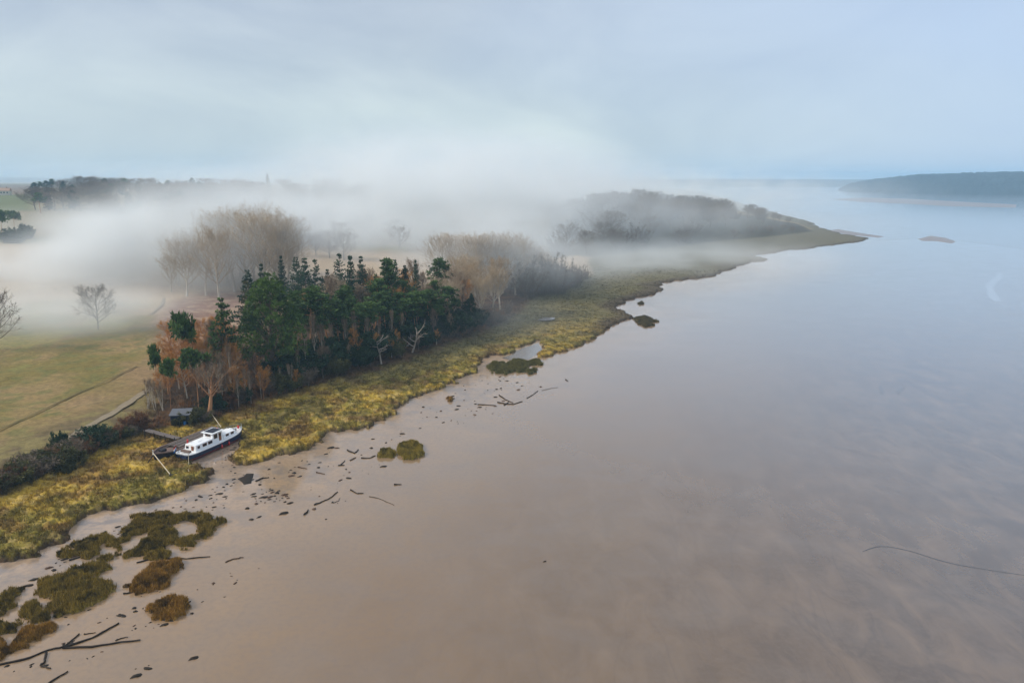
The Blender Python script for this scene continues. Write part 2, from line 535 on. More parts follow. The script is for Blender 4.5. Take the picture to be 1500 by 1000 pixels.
# ------------------------------------------------------------------ the ground
def color_field(x, y, s, b):
    def C(*c):
        return np.array(c)[None, :]

    def blend(base, col, w):
        return base * (1 - w[:, None]) + col * w[:, None]
    n1, n2, n3 = fbm(x * 0.06, y * 0.06, 21), fbm(x * 0.35, y * 0.35, 31), fbm(x * 1.1, y * 1.1, 41, 3)
    # salt marsh: gold and olive, browner far along the shore
    marsh = blend(np.repeat(C(0.38, 0.25, 0.04), len(x), 0), C(0.2, 0.16, 0.03), sstep(0.42, 0.62, n1 * 0.5 + n2 * 0.5))
    marsh = blend(marsh, C(0.40, 0.285, 0.1), sstep(0.55, 0.72, n3) * 0.75)
    marsh = blend(marsh, C(0.105, 0.075, 0.022), sstep(0.52, 0.68, n2) * 0.7)
    marsh = blend(marsh, C(0.15, 0.07, 0.03), sstep(0.53, 0.68, fbm(x * 0.18, y * 0.18, 47)) * 0.55)
    marsh = blend(marsh, C(0.115, 0.1, 0.045), sstep(20, 4, -b) * sstep(150, 200, y) * 0.85)
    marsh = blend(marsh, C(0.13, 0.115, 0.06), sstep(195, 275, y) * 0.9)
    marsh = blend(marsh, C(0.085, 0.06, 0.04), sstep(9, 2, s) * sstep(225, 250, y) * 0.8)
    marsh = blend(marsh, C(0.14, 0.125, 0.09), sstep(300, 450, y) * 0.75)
    edge = sstep(0.75, 0.25, edge_s(x, y, s) + (n3 - 0.5) * 0.5)
    marsh = blend(marsh, C(0.055, 0.032, 0.022), edge * 0.9)
    # pasture
    field = blend(np.repeat(C(0.175, 0.135, 0.04), len(x), 0), C(0.24, 0.165, 0.07), sstep(0.4, 0.65, n1))
    field = blend(field, C(0.12, 0.125, 0.04), sstep(0.5, 0.7, n2) * 0.6)
    field = blend(field, C(0.25, 0.16, 0.085), sstep(0.45, 0.62, fbm(x * 0.03, y * 0.03, 51)) * 0.8)
    field = blend(field, C(0.24, 0.21, 0.06), sstep(0.55, 0.7, fbm(x * 0.09, y * 0.04, 57)) * 0.6)

    def zone(px_poly, z=3.0):
        return sdf([P(px, py, z) for px, py in px_poly], x, y)
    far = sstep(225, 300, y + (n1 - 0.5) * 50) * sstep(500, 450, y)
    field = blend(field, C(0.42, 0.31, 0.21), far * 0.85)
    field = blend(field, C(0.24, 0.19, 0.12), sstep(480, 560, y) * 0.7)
    field = blend(field, C(0.14, 0.15, 0.065), sstep(-5, 15, zone([(-200, 318), (60, 320), (62, 297), (-200, 295)], 14)))
    field = blend(field, C(0.2, 0.15, 0.11), sstep(-5, 15, zone([(-200, 294), (60, 296), (62, 277), (-200, 275)], 22)))
    heath = zone([(228, 495), (222, 468), (245, 445), (300, 428), (400, 425), (425, 455), (345, 505), (250, 535)])
    hcol = blend(np.repeat(C(0.2, 0.11, 0.075), len(x), 0), C(0.3, 0.2, 0.13), sstep(0.45, 0.65, n2))
    field = blend(field, hcol, sstep(-4, 5, heath + (n2 - 0.5) * 8))
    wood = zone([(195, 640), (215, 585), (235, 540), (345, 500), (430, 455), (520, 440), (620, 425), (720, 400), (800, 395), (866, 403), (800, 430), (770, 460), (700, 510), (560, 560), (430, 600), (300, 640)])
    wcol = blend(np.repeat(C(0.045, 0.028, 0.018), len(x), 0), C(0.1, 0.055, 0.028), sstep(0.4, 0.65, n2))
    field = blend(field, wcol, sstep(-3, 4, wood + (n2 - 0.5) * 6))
    strip = sstep(22, 10, b) * sstep(230, 180, y)
    scrub = blend(np.repeat(C(0.13, 0.095, 0.05), len(x), 0), C(0.19, 0.15, 0.06), sstep(0.4, 0.6, n2))
    field = blend(field, scrub, strip * (1 - sstep(-3, 4, wood)))
    wb = sstep(-2.5, 2.5, b + (n2 - 0.5) * 5 + (n3 - 0.5) * 2)
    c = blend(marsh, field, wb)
    pen = sdf(PENIN, x, y)
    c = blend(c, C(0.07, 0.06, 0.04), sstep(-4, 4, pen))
    return c


def make_ground():
    az = np.concatenate([np.arange(R(-75), R(-46), 0.004), np.arange(R(-46), R(2), 0.0012), np.arange(R(2), R(35), 0.0025)])
    rr = np.concatenate([np.geomspace(62, 330, 470)[:-1], np.geomspace(330, 1300, 190)[:-1], np.geomspace(1300, 8500, 60)])
    A, Rr = np.meshgrid(az, rr)
    X, Y = (np.sin(A) * Rr).ravel(), (np.cos(A) * Rr).ravel()
    S = sdf(COAST, X, Y)
    keepv = S > -5
    na, nr = len(az), len(rr)
    ii = (np.arange(nr - 1)[:, None] * na + np.arange(na - 1)[None, :]).ravel()
    faces = np.stack([ii, ii + 1, ii + na + 1, ii + na], 1)
    faces = faces[keepv[faces].any(1)]
    used = np.unique(faces)
    remap = np.full(len(X), -1, np.int64)
    remap[used] = np.arange(len(used))
    faces = remap[faces][:, ::-1]
    x, y, s = X[used], Y[used], S[used]
    b = sdf(BANK, x, y)
    h = height(x, y, s, b)
    nearf = sstep(420, 120, y)
    mars = sstep(0.5, 1.6, edge_s(x, y, s)) * sstep(4, -1, b)
    tus = np.abs(fbm(x * 0.55, y * 0.55, 61, 3) - 0.5) * 2
    h = h + mars * nearf * (0.95 * fbm(x * 0.75, y * 0.75, 71, 3) - 0.45 - 0.5 * sstep(0.14, 0.0, tus))
    h = h + sstep(2, 8, b) * (fbm(x * 0.1, y * 0.1, 81) - 0.5) * 0.8 * nearf
    h = h + sstep(40, 100, b) * (fbm(x * 0.006, y * 0.006, 85) - 0.5) * 5 * sstep(300, 800, y)
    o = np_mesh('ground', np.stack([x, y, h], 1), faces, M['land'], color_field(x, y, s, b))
    return tag(o, kind='structure')


make_ground()


def flat_sheet(name, pts, z, mat):
    me = bpy.data.meshes.new(name)
    me.from_pydata([(x, y, z) for x, y in pts], [], [tuple(range(len(pts)))])
    me.materials.append(mat)
    o = bpy.data.objects.new(name, me)
    COL.objects.link(o)
    if me.polygons[0].normal.z < 0:
        me.flip_normals()
    return tag(o, kind='structure')


flat_sheet('mudflat', [(-9500, -300), (9500, -300), (9500, 9500), (-9500, 9500)], 0, M['mud'])
# open water beyond the point, with a ragged tide line
wl = [(1120, 330), (1180, 336), (1225, 345), (1290, 352), (1340, 349), (1400, 352), (1450, 358), (1520, 368), (1700, 390), (2100, 400)]
wpts = [P(*p) for p in wl]
dense = []
for (x0, y0), (x1, y1) in zip(wpts[:-1], wpts[1:]):
    for k in range(24):
        w = k / 24
        x, y = x0 + (x1 - x0) * w, y0 + (y1 - y0) * w
        dense.append((x, y + 60 * float(fbm(np.array([x * 0.012]), np.array([y * 0.012]), 5)[0] - 0.5)))
flat_sheet('water', dense + [(6000, 600), (9000, 2000), (9000, 8800), (600, 8800)], 0.03, M['water'])
creek = [(1448, 436), (1445, 424), (1443, 417), (1450, 411), (1459, 406), (1461, 400), (1468, 400), (1468, 409), (1458, 416), (1455, 424), (1463, 434), (1468, 443), (1456, 442)]
M['silt_sheen_water'] = water_material('silty_creek_painted_sheen', (0.25, 0.24, 0.24), 0.1)  # silty water, with the bright sky's reflection put into its pale base colour
flat_sheet('creek_water', [P(*p) for p in creek], 0.025, M['silt_sheen_water'])
flat_sheet('puddle', [P(*p) for p in [(1286, 566), (1291, 564), (1296, 573), (1292, 578)]], 0.025, M['water'])
flat_sheet('puddle', [P(*p) for p in [(1312, 572), (1320, 567), (1326, 567), (1316, 578)]], 0.025, M['water'])
flat_sheet('creek_water', [P(*p) for p in [(748, 520), (765, 510), (788, 503), (794, 511), (786, 519), (775, 526), (750, 528), (735, 524)]], 0.02, M['water'])
flat_sheet('puddle', [P(px, py, 1.0) for px, py in [(786, 470), (799, 466), (813, 466), (812, 469), (800, 471)]], 1.35, M['water'])


def strip_on_ground(name, pts_px, width, mat, lift=0.06):
    pts = [ground_at(*p)[:2] for p in pts_px]
    fine = []
    for (x0, y0), (x1, y1) in zip(pts[:-1], pts[1:]):
        n = max(2, int(math.hypot(x1 - x0, y1 - y0) / 1.0))
        for k in range(n):
            fine.append((x0 + (x1 - x0) * k / n, y0 + (y1 - y0) * k / n))
    fine.append(pts[-1])
    xs, ys = np.array([p[0] for p in fine]), np.array([p[1] for p in fine])
    dx, dy = np.gradient(xs), np.gradient(ys)
    L = np.hypot(dx, dy) + 1e-9
    w = width * (0.55 + 0.9 * fbm(xs * 0.25, ys * 0.25, 17, 3))
    rows = []
    for f in (-0.5, -0.2, 0.2, 0.5):
        X, Y = xs - dy / L * w * f + 0, ys + dx / L * w * f
        Z = height(X, Y) + lift + 0.4 * sstep(2, 8, sdf(BANK, X, Y)) * 0 + np.maximum(0, (fbm(X * 0.1, Y * 0.1, 81) - 0.5) * 0.8 * sstep(420, 120, Y))
        rows.append(np.stack([X, Y, Z], 1))
    n = len(xs)
    v = np.concatenate(rows)
    f = []
    for r in range(3):
        for i in range(n - 1):
            f.append((r * n + i, r * n + i + 1, (r + 1) * n + i + 1, (r + 1) * n + i))
    return tag(np_mesh(name, v, np.array(f), mat), kind='structure')


strip_on_ground('path', [(96, 648), (118, 633), (140, 620), (165, 606), (186, 592), (205, 580), (228, 566)], 1.7, M['track'], 0.2)
furrow = plain('dark_field_furrow', (0.135, 0.11, 0.05), 0.95, 0.1, 0.4, 0.6)
strip_on_ground('field_track', [(-30, 640), (0, 630), (40, 612), (90, 588), (140, 566), (200, 537)], 0.45, furrow, 0.2)
strip_on_ground('path', [(221, 461), (228, 455), (237, 447), (240, 437)], 0.9, M['track'], 0.25)

# ------------------------------------------------------------------ vegetation meshes
def rv(rng):
    while True:
        v = Vector((rng.uniform(-1, 1), rng.uniform(-1, 1), rng.uniform(-1, 1)))
        if 0.05 < v.length < 1:
            return v.normalized()


def leaf(mb, p, d, ln, wd, rng, t):
    s = d.cross(rv(rng))
    if s.length < 1e-3:
        return
    s = s.normalized() * wd * 0.5
    m = p + d * ln * 0.5
    e = p + d * ln
    mb.quad(tuple(p), tuple(m + s), tuple(e), tuple(m - s), min(1, max(0, t)))


def wander(p, d, ln, n, wob, up, rng):
    pts = [p.copy()]
    for _ in range(n):
        d = (d + rv(rng) * wob + Vector((0, 0, up))).normalized()
        p = p + d * (ln / n)
        pts.append(p.copy())
    return pts, d


def on(pts, f):
    k = f * (len(pts) - 1)
    i = min(int(k), len(pts) - 2)
    return pts[i].lerp(pts[i + 1], k - i), (pts[i + 1] - pts[i]).normalized()


def bare_tree(seed, H, W, n1=20, low=0.25, asc=0.9, up=0.1, n2=7, n3=6, n4=6, tw=0.034, lean=0.05, trunks=1, r0=None):
    """Leafless tree: trunk mesh (with main limbs) and a crown mesh of fine branches and twigs."""
    rng = random.Random(seed)
    tr, cr = MB(), MB()
    for tnum in range(trunks):
        base = Vector((0, 0, -0.4)) + (Vector((rng.uniform(-1, 1), rng.uniform(-1, 1), 0)) * 0.5 if trunks > 1 else Vector())
        d0 = Vector((rng.gauss(0, lean), rng.gauss(0, lean), 1)) + (Vector((rng.uniform(-1, 1), rng.uniform(-1, 1), 0)) * 0.3 if trunks > 1 else Vector())
        hh = H * (0.86 if trunks == 1 else rng.uniform(0.6, 0.86))
        r = r0 or H * 0.016
        r = r / math.sqrt(trunks)
        pts, _ = wander(base, d0.normalized(), hh, 9, 0.06, 0.05, rng)
        tr.tube([tuple(p) for p in pts], [r * (1 - 0.9 * i / 9) ** 0.9 + 0.02 for i in range(10)], 6, 0.5)
        m1 = max(3, n1 // trunks)
        for i in range(m1):
            f = low + (1 - low) * ((i + rng.random()) / m1) ** 0.9
            p, td = on(pts, min(f, 0.995))
            az = i * 2.4 + rng.uniform(-0.5, 0.5)
            side = Vector((math.cos(az), math.sin(az), 0))
            shape = math.sin(math.pi * min(1, 0.18 + 0.82 * (f - low) / (1 - low + 1e-6)) ** 0.8)
            L1 = W * 0.55 * (0.45 + 0.6 * shape) * rng.uniform(0.8, 1.15) / (0.6 + 0.4 / max(asc, 0.35) * 0.5)
            d = (side + Vector((0, 0, asc * rng.uniform(0.6, 1.3)))).normalized()
            b1, _ = wander(p, d, L1, 5, 0.14, up, rng)
            rr = r * (1 - f) * 0.5 + 0.045
            tr.tube([tuple(q) for q in b1], [rr * (1 - 0.8 * k / 5) for k in range(6)], 4, 0.45, False)
            for j in range(n2):
                f2 = 0.2 + 0.8 * (j + rng.random()) / n2
                q, bd = on(b1, min(f2, 0.99))
                d2 = (bd * 0.8 + rv(rng) * 0.8 + Vector((0, 0, up * 2))).normalized()
                L2 = L1 * (0.62 - 0.3 * f2) * rng.uniform(0.7, 1.2)
                b2, _ = wander(q, d2, L2, 3, 0.16, up, rng)
                cr.tube([tuple(k) for k in b2], [0.035, 0.028, 0.022, 0.012], 3, 0.35, False)
                tint = rng.uniform(0.2, 1)
                for k in range(n3):
                    q3, bd3 = on(b2, min(0.15 + 0.85 * (k + rng.random()) / n3, 0.99))
                    d3 = (bd3 * 0.8 + rv(rng) * 0.85 + Vector((0, 0, up * 2))).normalized()
                    L3 = max(0.7, L2 * 0.5) * rng.uniform(0.6, 1.2)
                    e3 = q3 + d3 * L3
                    s = d3.cross(rv(rng)).normalized() * tw * 0.7
                    cr.tri(tuple(q3 - s), tuple(q3 + s), tuple(e3), tint)
                    for m in range(n4):
                        q4 = q3.lerp(e3, rng.random())
                        d4 = (d3 * 0.6 + rv(rng) * 0.9 + Vector((0, 0, up * 2))).normalized()
                        s = d4.cross(rv(rng)).normalized() * tw * 0.5
                        cr.tri(tuple(q4 - s), tuple(q4 + s), tuple(q4 + d4 * rng.uniform(0.4, 0.95)), tint * rng.uniform(0.7, 1.1))
    return tr, cr


def needle_clump(mb, c, r, n, rng, t, up=0.35, wd=0.32):
    for _ in range(n):
        d = (rv(rng) + Vector((0, 0, up))).normalized()
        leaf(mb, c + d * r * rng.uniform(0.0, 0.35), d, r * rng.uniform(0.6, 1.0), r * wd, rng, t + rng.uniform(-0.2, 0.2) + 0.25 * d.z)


def pine(seed, H, W, low=0.55, flat=1.0, nb=27):
    """Scots pine: long bare trunk, crown of flat cloud-like plates."""
    rng = random.Random(seed)
    tr, cr = MB(), MB()
    pts, _ = wander(Vector((0, 0, -0.4)), Vector((rng.gauss(0, .05), rng.gauss(0, .05), 1)).normalized(), H * 0.97, 8, 0.06, 0.05, rng)
    r = H * 0.0145
    tr.tube([tuple(p) for p in pts], [r * (1 - 0.85 * i / 8) for i in range(9)], 6)
    for i in range(nb):
        g = (i + rng.random()) / nb
        f = low + (0.99 - low) * g
        p, _d = on(pts, f)
        az = i * 2.4 + rng.uniform(-0.6, 0.6)
        L = W * 0.5 * ((1.1 - 0.75 * g ** 1.8) if flat > 0.5 else (1.05 - 0.85 * g)) * rng.uniform(0.35, 1.25)
        if g < 0.12:
            L *= 0.7
        d = Vector((math.cos(az), math.sin(az), rng.uniform(0.05, 0.45)))
        b, _ = wander(p, d.normalized(), L, 4, 0.12, 0.05, rng)
        tr.tube([tuple(q) for q in b], [0.09, 0.075, 0.06, 0.045, 0.02], 4, 0.5, False)
        tint = rng.uniform(0.1, 0.8)
        for k in range(6):
            q, _ = on(b, min(0.99, 0.38 + 0.62 * (k + rng.random()) / 6))
            q = q + Vector((rng.gauss(0, .5), rng.gauss(0, .5), rng.uniform(-0.1, 0.4)))
            needle_clump(cr, q, rng.uniform(0.5, 1.15), 20, rng, tint + rng.uniform(-.15, .15))
    q = pts[-1]
    for k in range(6):
        needle_clump(cr, q + Vector((rng.gauss(0, .5), rng.gauss(0, .5), rng.uniform(-0.8, 0.3))), 0.9, 20, rng, 0.5)
    return tr, cr


def fir(seed, H, W, low=0.18, gap=0.0, droop=-0.25):
    """Conical fir or spruce with whorls of drooping branches and open gaps."""
    rng = random.Random(seed)
    tr, cr = MB(), MB()
    pts, _ = wander(Vector((0, 0, -0.4)), Vector((rng.gauss(0, .02), rng.gauss(0, .02), 1)).normalized(), H, 8, 0.015, 0.05, rng)
    r = H * 0.012
    tr.tube([tuple(p) for p in pts], [r * (1 - 0.95 * i / 8) + 0.01 for i in range(9)], 6)
    nz = int((1 - low) * H / 0.62)
    for i in range(nz):
        g = (i + rng.uniform(-.3, .3)) / nz
        g = min(max(g, 0), 0.99)
        p, _ = on(pts, low + (1 - low) * g)
        nb = 6 if g < 0.8 else 5
        for j in range(nb):
            if rng.random() < gap + 0.12:
                continue
            az = j * 2 * math.pi / nb + i * 0.9 + rng.uniform(-.35, .35)
            L = (W * 0.5 * (1 - g) ** 0.85 * rng.uniform(0.6, 1.2) + 0.25) * (0.75 if g < 0.08 else 1)
            d = Vector((math.cos(az), math.sin(az), droop + 0.75 * g + rng.uniform(-.1, .1))).normalized()
            b, _ = wander(p, d, L, 3, 0.06, 0.07, rng)
            tr.tube([tuple(q) for q in b], [0.05, 0.04, 0.03, 0.012], 3, 0.5, False)
            tint = rng.uniform(0.15, 0.75)
            ns = max(2, int(L / 0.42))
            for k in range(ns):
                q, bd = on(b, min(0.99, (k + 0.6) / ns))
                for s in range(9):
                    dd = (bd * 0.7 + rv(rng) * 0.75 + Vector((0, 0, -0.12))).normalized()
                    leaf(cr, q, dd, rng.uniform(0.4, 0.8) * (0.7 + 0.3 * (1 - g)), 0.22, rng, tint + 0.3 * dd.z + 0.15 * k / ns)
    return tr, cr


def lumpy(seed, H, W, low=0.15, nl=22, per=34, leafn=14, top=1.0, lr=0.75):
    """Dense evergreen: leaf clumps over the skins of many overlapping lobes, gaps between them."""
    rng = random.Random(seed)
    tr, cr = MB(), MB()
    pts, _ = wander(Vector((0, 0, -0.4)), Vector((0, 0, 1)), H * 0.85, 6, 0.06, 0.05, rng)
    tr.tube([tuple(p) for p in pts], [H * 0.02 * (1 - 0.85 * i / 6) for i in range(7)], 6)
    for i in range(nl):
        g = (i + 0.5) / nl
        zc = H * (low + (0.9 - low) * g)
        rad = W * 0.5 * math.sin(math.pi * min(1, 0.30 + 0.64 * g)) ** 0.8 * 0.68
        az = i * 2.4 + rng.uniform(-.4, .4)
        c = Vector((math.cos(az) * rad, math.sin(az) * rad, zc))
        R_ = W * 0.165 * rng.uniform(0.65, 1.4) * (1.1 - 0.45 * g)
        a = on(pts, min(0.98, max(0.05, zc / H * 0.95 - 0.08)))[0]
        tr.tube([tuple(a), tuple(a.lerp(c, 0.5) + Vector((0, 0, 0.3))), tuple(c)], [0.14, 0.1, 0.04], 4, 0.5, False)
        tint = rng.uniform(0.1, 0.8)
        for k in range(per):
            n = rv(rng)
            if n.z < -0.5:
                n.z *= -0.3
            q = c + Vector((n.x * R_, n.y * R_, n.z * R_ * 0.8)) * rng.uniform(0.7, 1.1)
            for _ in range(leafn):
                d = (n * 0.7 + rv(rng) + Vector((0, 0, 0.15))).normalized()
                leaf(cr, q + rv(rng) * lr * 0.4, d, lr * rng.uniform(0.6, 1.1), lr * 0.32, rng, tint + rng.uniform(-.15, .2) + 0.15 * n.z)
    for k in range(per):
        q = Vector((rng.gauss(0, W * 0.05), rng.gauss(0, W * 0.05), H * rng.uniform(0.88, 1.0) - 0.5))
        for _ in range(leafn):
            leaf(cr, q, (rv(rng) + Vector((0, 0, 0.6))).normalized(), lr, lr * 0.3, rng, rng.uniform(0.3, 0.9))
    return tr, cr


def bush(seed, H, W, leafy=0.5, n=46, lr=0.3):
    """Shrub: many stems from the ground, twigs and (some) leaf clumps."""
    rng = random.Random(seed)
    tr, cr = MB(), MB()
    for i in range(n):
        az = rng.uniform(0, 2 * math.pi)
        spread = rng.uniform(0.05, 1.0)
        b0 = Vector((rng.gauss(0, W * 0.13), rng.gauss(0, W * 0.13), -0.2))
        d = Vector((math.cos(az) * spread, math.sin(az) * spread, 0.9)).normalized()
        L = math.hypot(H * (1 - 0.35 * spread), W * 0.45 * spread) * rng.uniform(0.7, 1.05)
        pts, _ = wander(b0, d, L, 4, 0.16, 0.05, rng)
        tr.tube([tuple(p) for p in pts], [0.045, 0.038, 0.03, 0.02, 0.01], 3, 0.5, False)
        tint = rng.uniform(0.1, 0.9)
        for k in range(11):
            q, bd = on(pts, min(0.99, 0.25 + 0.75 * rng.random()))
            if rng.random() < leafy:
                for _ in range(15):
                    dd = (rv(rng) + Vector((0, 0, 0.25))).normalized()
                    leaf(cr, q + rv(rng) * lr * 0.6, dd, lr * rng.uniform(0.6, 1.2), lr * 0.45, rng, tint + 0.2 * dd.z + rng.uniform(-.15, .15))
            else:
                for _ in range(9):
                    dd = (bd * 0.5 + rv(rng)).normalized()
                    s = dd.cross(rv(rng)).normalized() * 0.02
                    cr.tri(tuple(q - s), tuple(q + s), tuple(q + dd * rng.uniform(0.4, 0.9)), tint)
    return tr, cr


def snag(seed, H, lean, nb=7):
    """Dead tree without twigs, thick bleached stubs."""
    rng = random.Random(seed)
    tr, cr = MB(), MB()
    pts, _ = wander(Vector((0, 0, -0.4)), Vector((lean, rng.gauss(0, .1), 1)).normalized(), H * 0.75, 6, 0.16, 0.02, rng)
    tr.tube([tuple(p) for p in pts], [H * 0.034 * (1 - 0.7 * i / 6) for i in range(7)], 6)
    for i in range(nb):
        p, d = on(pts, 0.35 + 0.62 * (i + rng.random()) / nb * 0.98)
        az = rng.uniform(0, 6.28)
        b, bd = wander(p, Vector((math.cos(az), math.sin(az) * 0.5, rng.uniform(0.1, 0.9))).normalized(), H * rng.uniform(0.25, 0.45), 5, 0.32, 0.06, rng)
        cr.tube([tuple(q) for q in b], [0.17, 0.14, 0.11, 0.08, 0.06, 0.03], 5)
        for k in range(2):
            q, _ = on(b, rng.uniform(0.4, 0.9))
            e, _ = wander(q, (bd + rv(rng)).normalized(), H * rng.uniform(0.08, 0.2), 3, 0.35, 0.1, rng)
            cr.tube([tuple(s) for s in e], [0.08, 0.06, 0.05, 0.02], 4)
    return tr, cr


PROTO = {}


def proto(key, pair, H, mt, mc):
    tr, cr = pair
    PROTO[key] = (tr.mesh('trunk', M[mt], True), cr.mesh('crown', M[mc]), H)


for i in range(6):
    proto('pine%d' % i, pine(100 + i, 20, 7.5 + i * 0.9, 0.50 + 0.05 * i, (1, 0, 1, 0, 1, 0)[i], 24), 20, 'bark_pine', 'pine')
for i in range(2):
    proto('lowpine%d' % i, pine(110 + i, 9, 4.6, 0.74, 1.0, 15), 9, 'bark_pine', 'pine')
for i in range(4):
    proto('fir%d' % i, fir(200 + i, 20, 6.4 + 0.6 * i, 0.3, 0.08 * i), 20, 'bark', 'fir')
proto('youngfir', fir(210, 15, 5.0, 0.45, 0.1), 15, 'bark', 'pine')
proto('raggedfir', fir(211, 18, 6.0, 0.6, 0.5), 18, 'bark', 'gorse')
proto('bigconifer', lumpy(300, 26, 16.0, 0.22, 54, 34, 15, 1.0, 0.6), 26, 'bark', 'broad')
proto('ivytree0', lumpy(301, 14, 5.0, 0.1, 22, 22, 12, 1, 0.5), 14, 'bark', 'ivy')
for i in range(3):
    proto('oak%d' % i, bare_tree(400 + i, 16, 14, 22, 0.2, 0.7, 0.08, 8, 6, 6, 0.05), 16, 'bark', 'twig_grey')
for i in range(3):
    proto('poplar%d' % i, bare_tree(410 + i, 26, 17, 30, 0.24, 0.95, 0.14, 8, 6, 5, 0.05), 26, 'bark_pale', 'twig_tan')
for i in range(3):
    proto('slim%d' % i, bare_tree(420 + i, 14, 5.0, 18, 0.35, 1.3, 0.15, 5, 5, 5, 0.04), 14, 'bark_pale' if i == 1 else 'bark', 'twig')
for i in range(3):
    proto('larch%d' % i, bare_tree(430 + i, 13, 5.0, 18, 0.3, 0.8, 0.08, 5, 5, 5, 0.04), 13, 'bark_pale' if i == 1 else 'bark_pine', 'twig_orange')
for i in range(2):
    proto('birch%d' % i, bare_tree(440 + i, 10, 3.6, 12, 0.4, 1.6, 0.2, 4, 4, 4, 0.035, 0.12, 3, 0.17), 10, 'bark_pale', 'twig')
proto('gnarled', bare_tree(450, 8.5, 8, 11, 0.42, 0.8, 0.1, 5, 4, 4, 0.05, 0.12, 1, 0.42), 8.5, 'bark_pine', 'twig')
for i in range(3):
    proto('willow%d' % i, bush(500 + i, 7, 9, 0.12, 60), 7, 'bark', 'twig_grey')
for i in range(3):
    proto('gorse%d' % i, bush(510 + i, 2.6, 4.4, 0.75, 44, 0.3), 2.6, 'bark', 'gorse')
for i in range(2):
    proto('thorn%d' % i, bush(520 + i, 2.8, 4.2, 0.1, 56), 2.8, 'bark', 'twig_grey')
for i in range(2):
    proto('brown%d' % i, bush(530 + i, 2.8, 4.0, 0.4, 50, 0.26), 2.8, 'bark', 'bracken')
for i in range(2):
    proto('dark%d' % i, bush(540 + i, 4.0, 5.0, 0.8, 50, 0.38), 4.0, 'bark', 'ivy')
for i in range(2):
    proto('snag%d' % i, snag(550 + i, 9, (-0.1, 0.15)[i]), 9, 'dead', 'dead')


def plant(name, key, x, y, H, label, cat='tree', group=None, rz=None, wide=1.0, z=None):
    tm, cm, H0 = PROTO[key]
    root = thing(name, label, cat, (x, y, (hz(x, y) if z is None else z) - 0.1), random.uniform(0, 6.28) if rz is None else rz, group)
    s = H / H0
    root.scale = (s * wide, s * wide, s)
    for nm, me in (('trunk', tm), ('crown', cm)):
        o = bpy.data.objects.new(nm, me)
        COL.objects.link(o)
        o.parent = root
    return root


def plant_px(name, key, px, pyb, pyt, label, cat='tree', group=None, rz=None, wide=1.0):
    x, y, z = ground_at(px, pyb)
    H = max(1.0, z_at(y, pyt) - z)
    return plant(name, key, x, y, H, label, cat, group, rz, wide, z)


# ------------------------------------------------------------------ the pine wood
plant_px('conifer_tree', 'bigconifer', 402, 554, 397, 'largest and darkest broad conifer with full rounded crown at the wood edge')
plant_px('conifer_tree', 'youngfir', 339, 566, 431, 'slim young conifer with sharp top just left of the largest conifer')
plant_px('conifer_tree', 'youngfir', 318, 575, 466, 'narrow olive conifer with a short tufted crown, left of the slim sharp-topped one', wide=0.65)
plant_px('pine_tree', 'lowpine0', 271, 575, 463, 'lone flat-topped pine standing out at the left tip of the wood above brown heath', wide=0.55)
plant_px('pine_tree', 'lowpine1', 234, 592, 507, 'leftmost small pine with a tiny dark crown at the field side of the wood', wide=0.4)
plant_px('pine_tree', 'lowpine0', 291, 596, 513, 'low pine with broad bright green crown and orange stem above the shed', wide=0.8)
plant_px('pine_tree', 'lowpine1', 250, 597, 525, 'low pale green pine beside the broad bright one, directly above the shed', wide=0.6)
plant_px('conifer_tree', 'raggedfir', 370, 540, 408, 'half-dead conifer with ragged sparse top behind the largest conifer', wide=0.7)
plant_px('conifer_tree', 'fir1', 391, 506, 383, 'thin dark spire of conifer poking up behind the largest conifer', wide=0.7)
plant_px('conifer_tree', 'fir2', 368, 512, 392, 'wide misty grey-green conifer behind the ragged one, left of the thin spire', wide=1.1)
plant_px('conifer_tree', 'fir0', 417, 462, 371, 'tiny misty conifer spire standing apart in front of the pale far field', wide=0.7)
plant_px('conifer_tree', 'fir2', 440, 470, 373, 'misty blue-green conifer, left one of the clump against the pale far field', wide=1.1)
plant_px('conifer_tree', 'fir1', 452, 474, 375, 'misty blue-green conifer, tallest middle one of the clump against the pale far field', wide=1.2)
plant_px('conifer_tree', 'fir3', 464, 470, 376, 'misty blue-green conifer, right one of the clump against the pale far field', wide=0.9)
plant_px('conifer_tree', 'fir1', 484, 482, 392, 'small misty conifer between the grey-green clump and the two sharp spires', wide=0.9)
plant_px('conifer_tree', 'fir3', 502, 468, 368, 'pale misty conifer with blunt top behind the first sharp spire')
plant_px('conifer_tree', 'fir0', 518, 490, 370, 'dark narrow conifer spire, left one of two near the yellow field corner', wide=0.8)
plant_px('conifer_tree', 'fir1', 533, 486, 372, 'brownish narrow conifer spire, right one of two near the yellow field corner', wide=0.8)
plant_px('conifer_tree', 'pine1', 571, 490, 378, 'broad dark green conifer with layered crown below the yellow field')
plant_px('conifer_tree', 'fir2', 580, 482, 377, 'conifer with pointed top just behind the broad layered one', wide=0.8)
plant_px('conifer_tree', 'ivytree0', 595, 474, 386, 'dense dark bluish ivy-clad tree between the layered conifer and the far spire', wide=0.6)
plant_px('conifer_tree', 'fir0', 611, 468, 377, 'thin dark spire right of the bluish ivy-clad tree', wide=0.6)
plant_px('conifer_tree', 'pine2', 641, 466, 378, 'wide open-crowned pine at the right end, next to the pale bare trees', wide=1.1)
plant_px('ivy_tree', 'ivytree0', 691, 482, 428, 'narrow dark ivy-covered column of a tree at the right end of the wood', wide=0.8)
plant_px('conifer_tree', 'fir3', 474, 500, 404, 'grey-green conifer with drooping branches behind the dark layered pine', wide=1.1)
plant_px('pine_tree', 'pine3', 455, 535, 418, 'dark layered pine directly right of the largest conifer', wide=1.3)

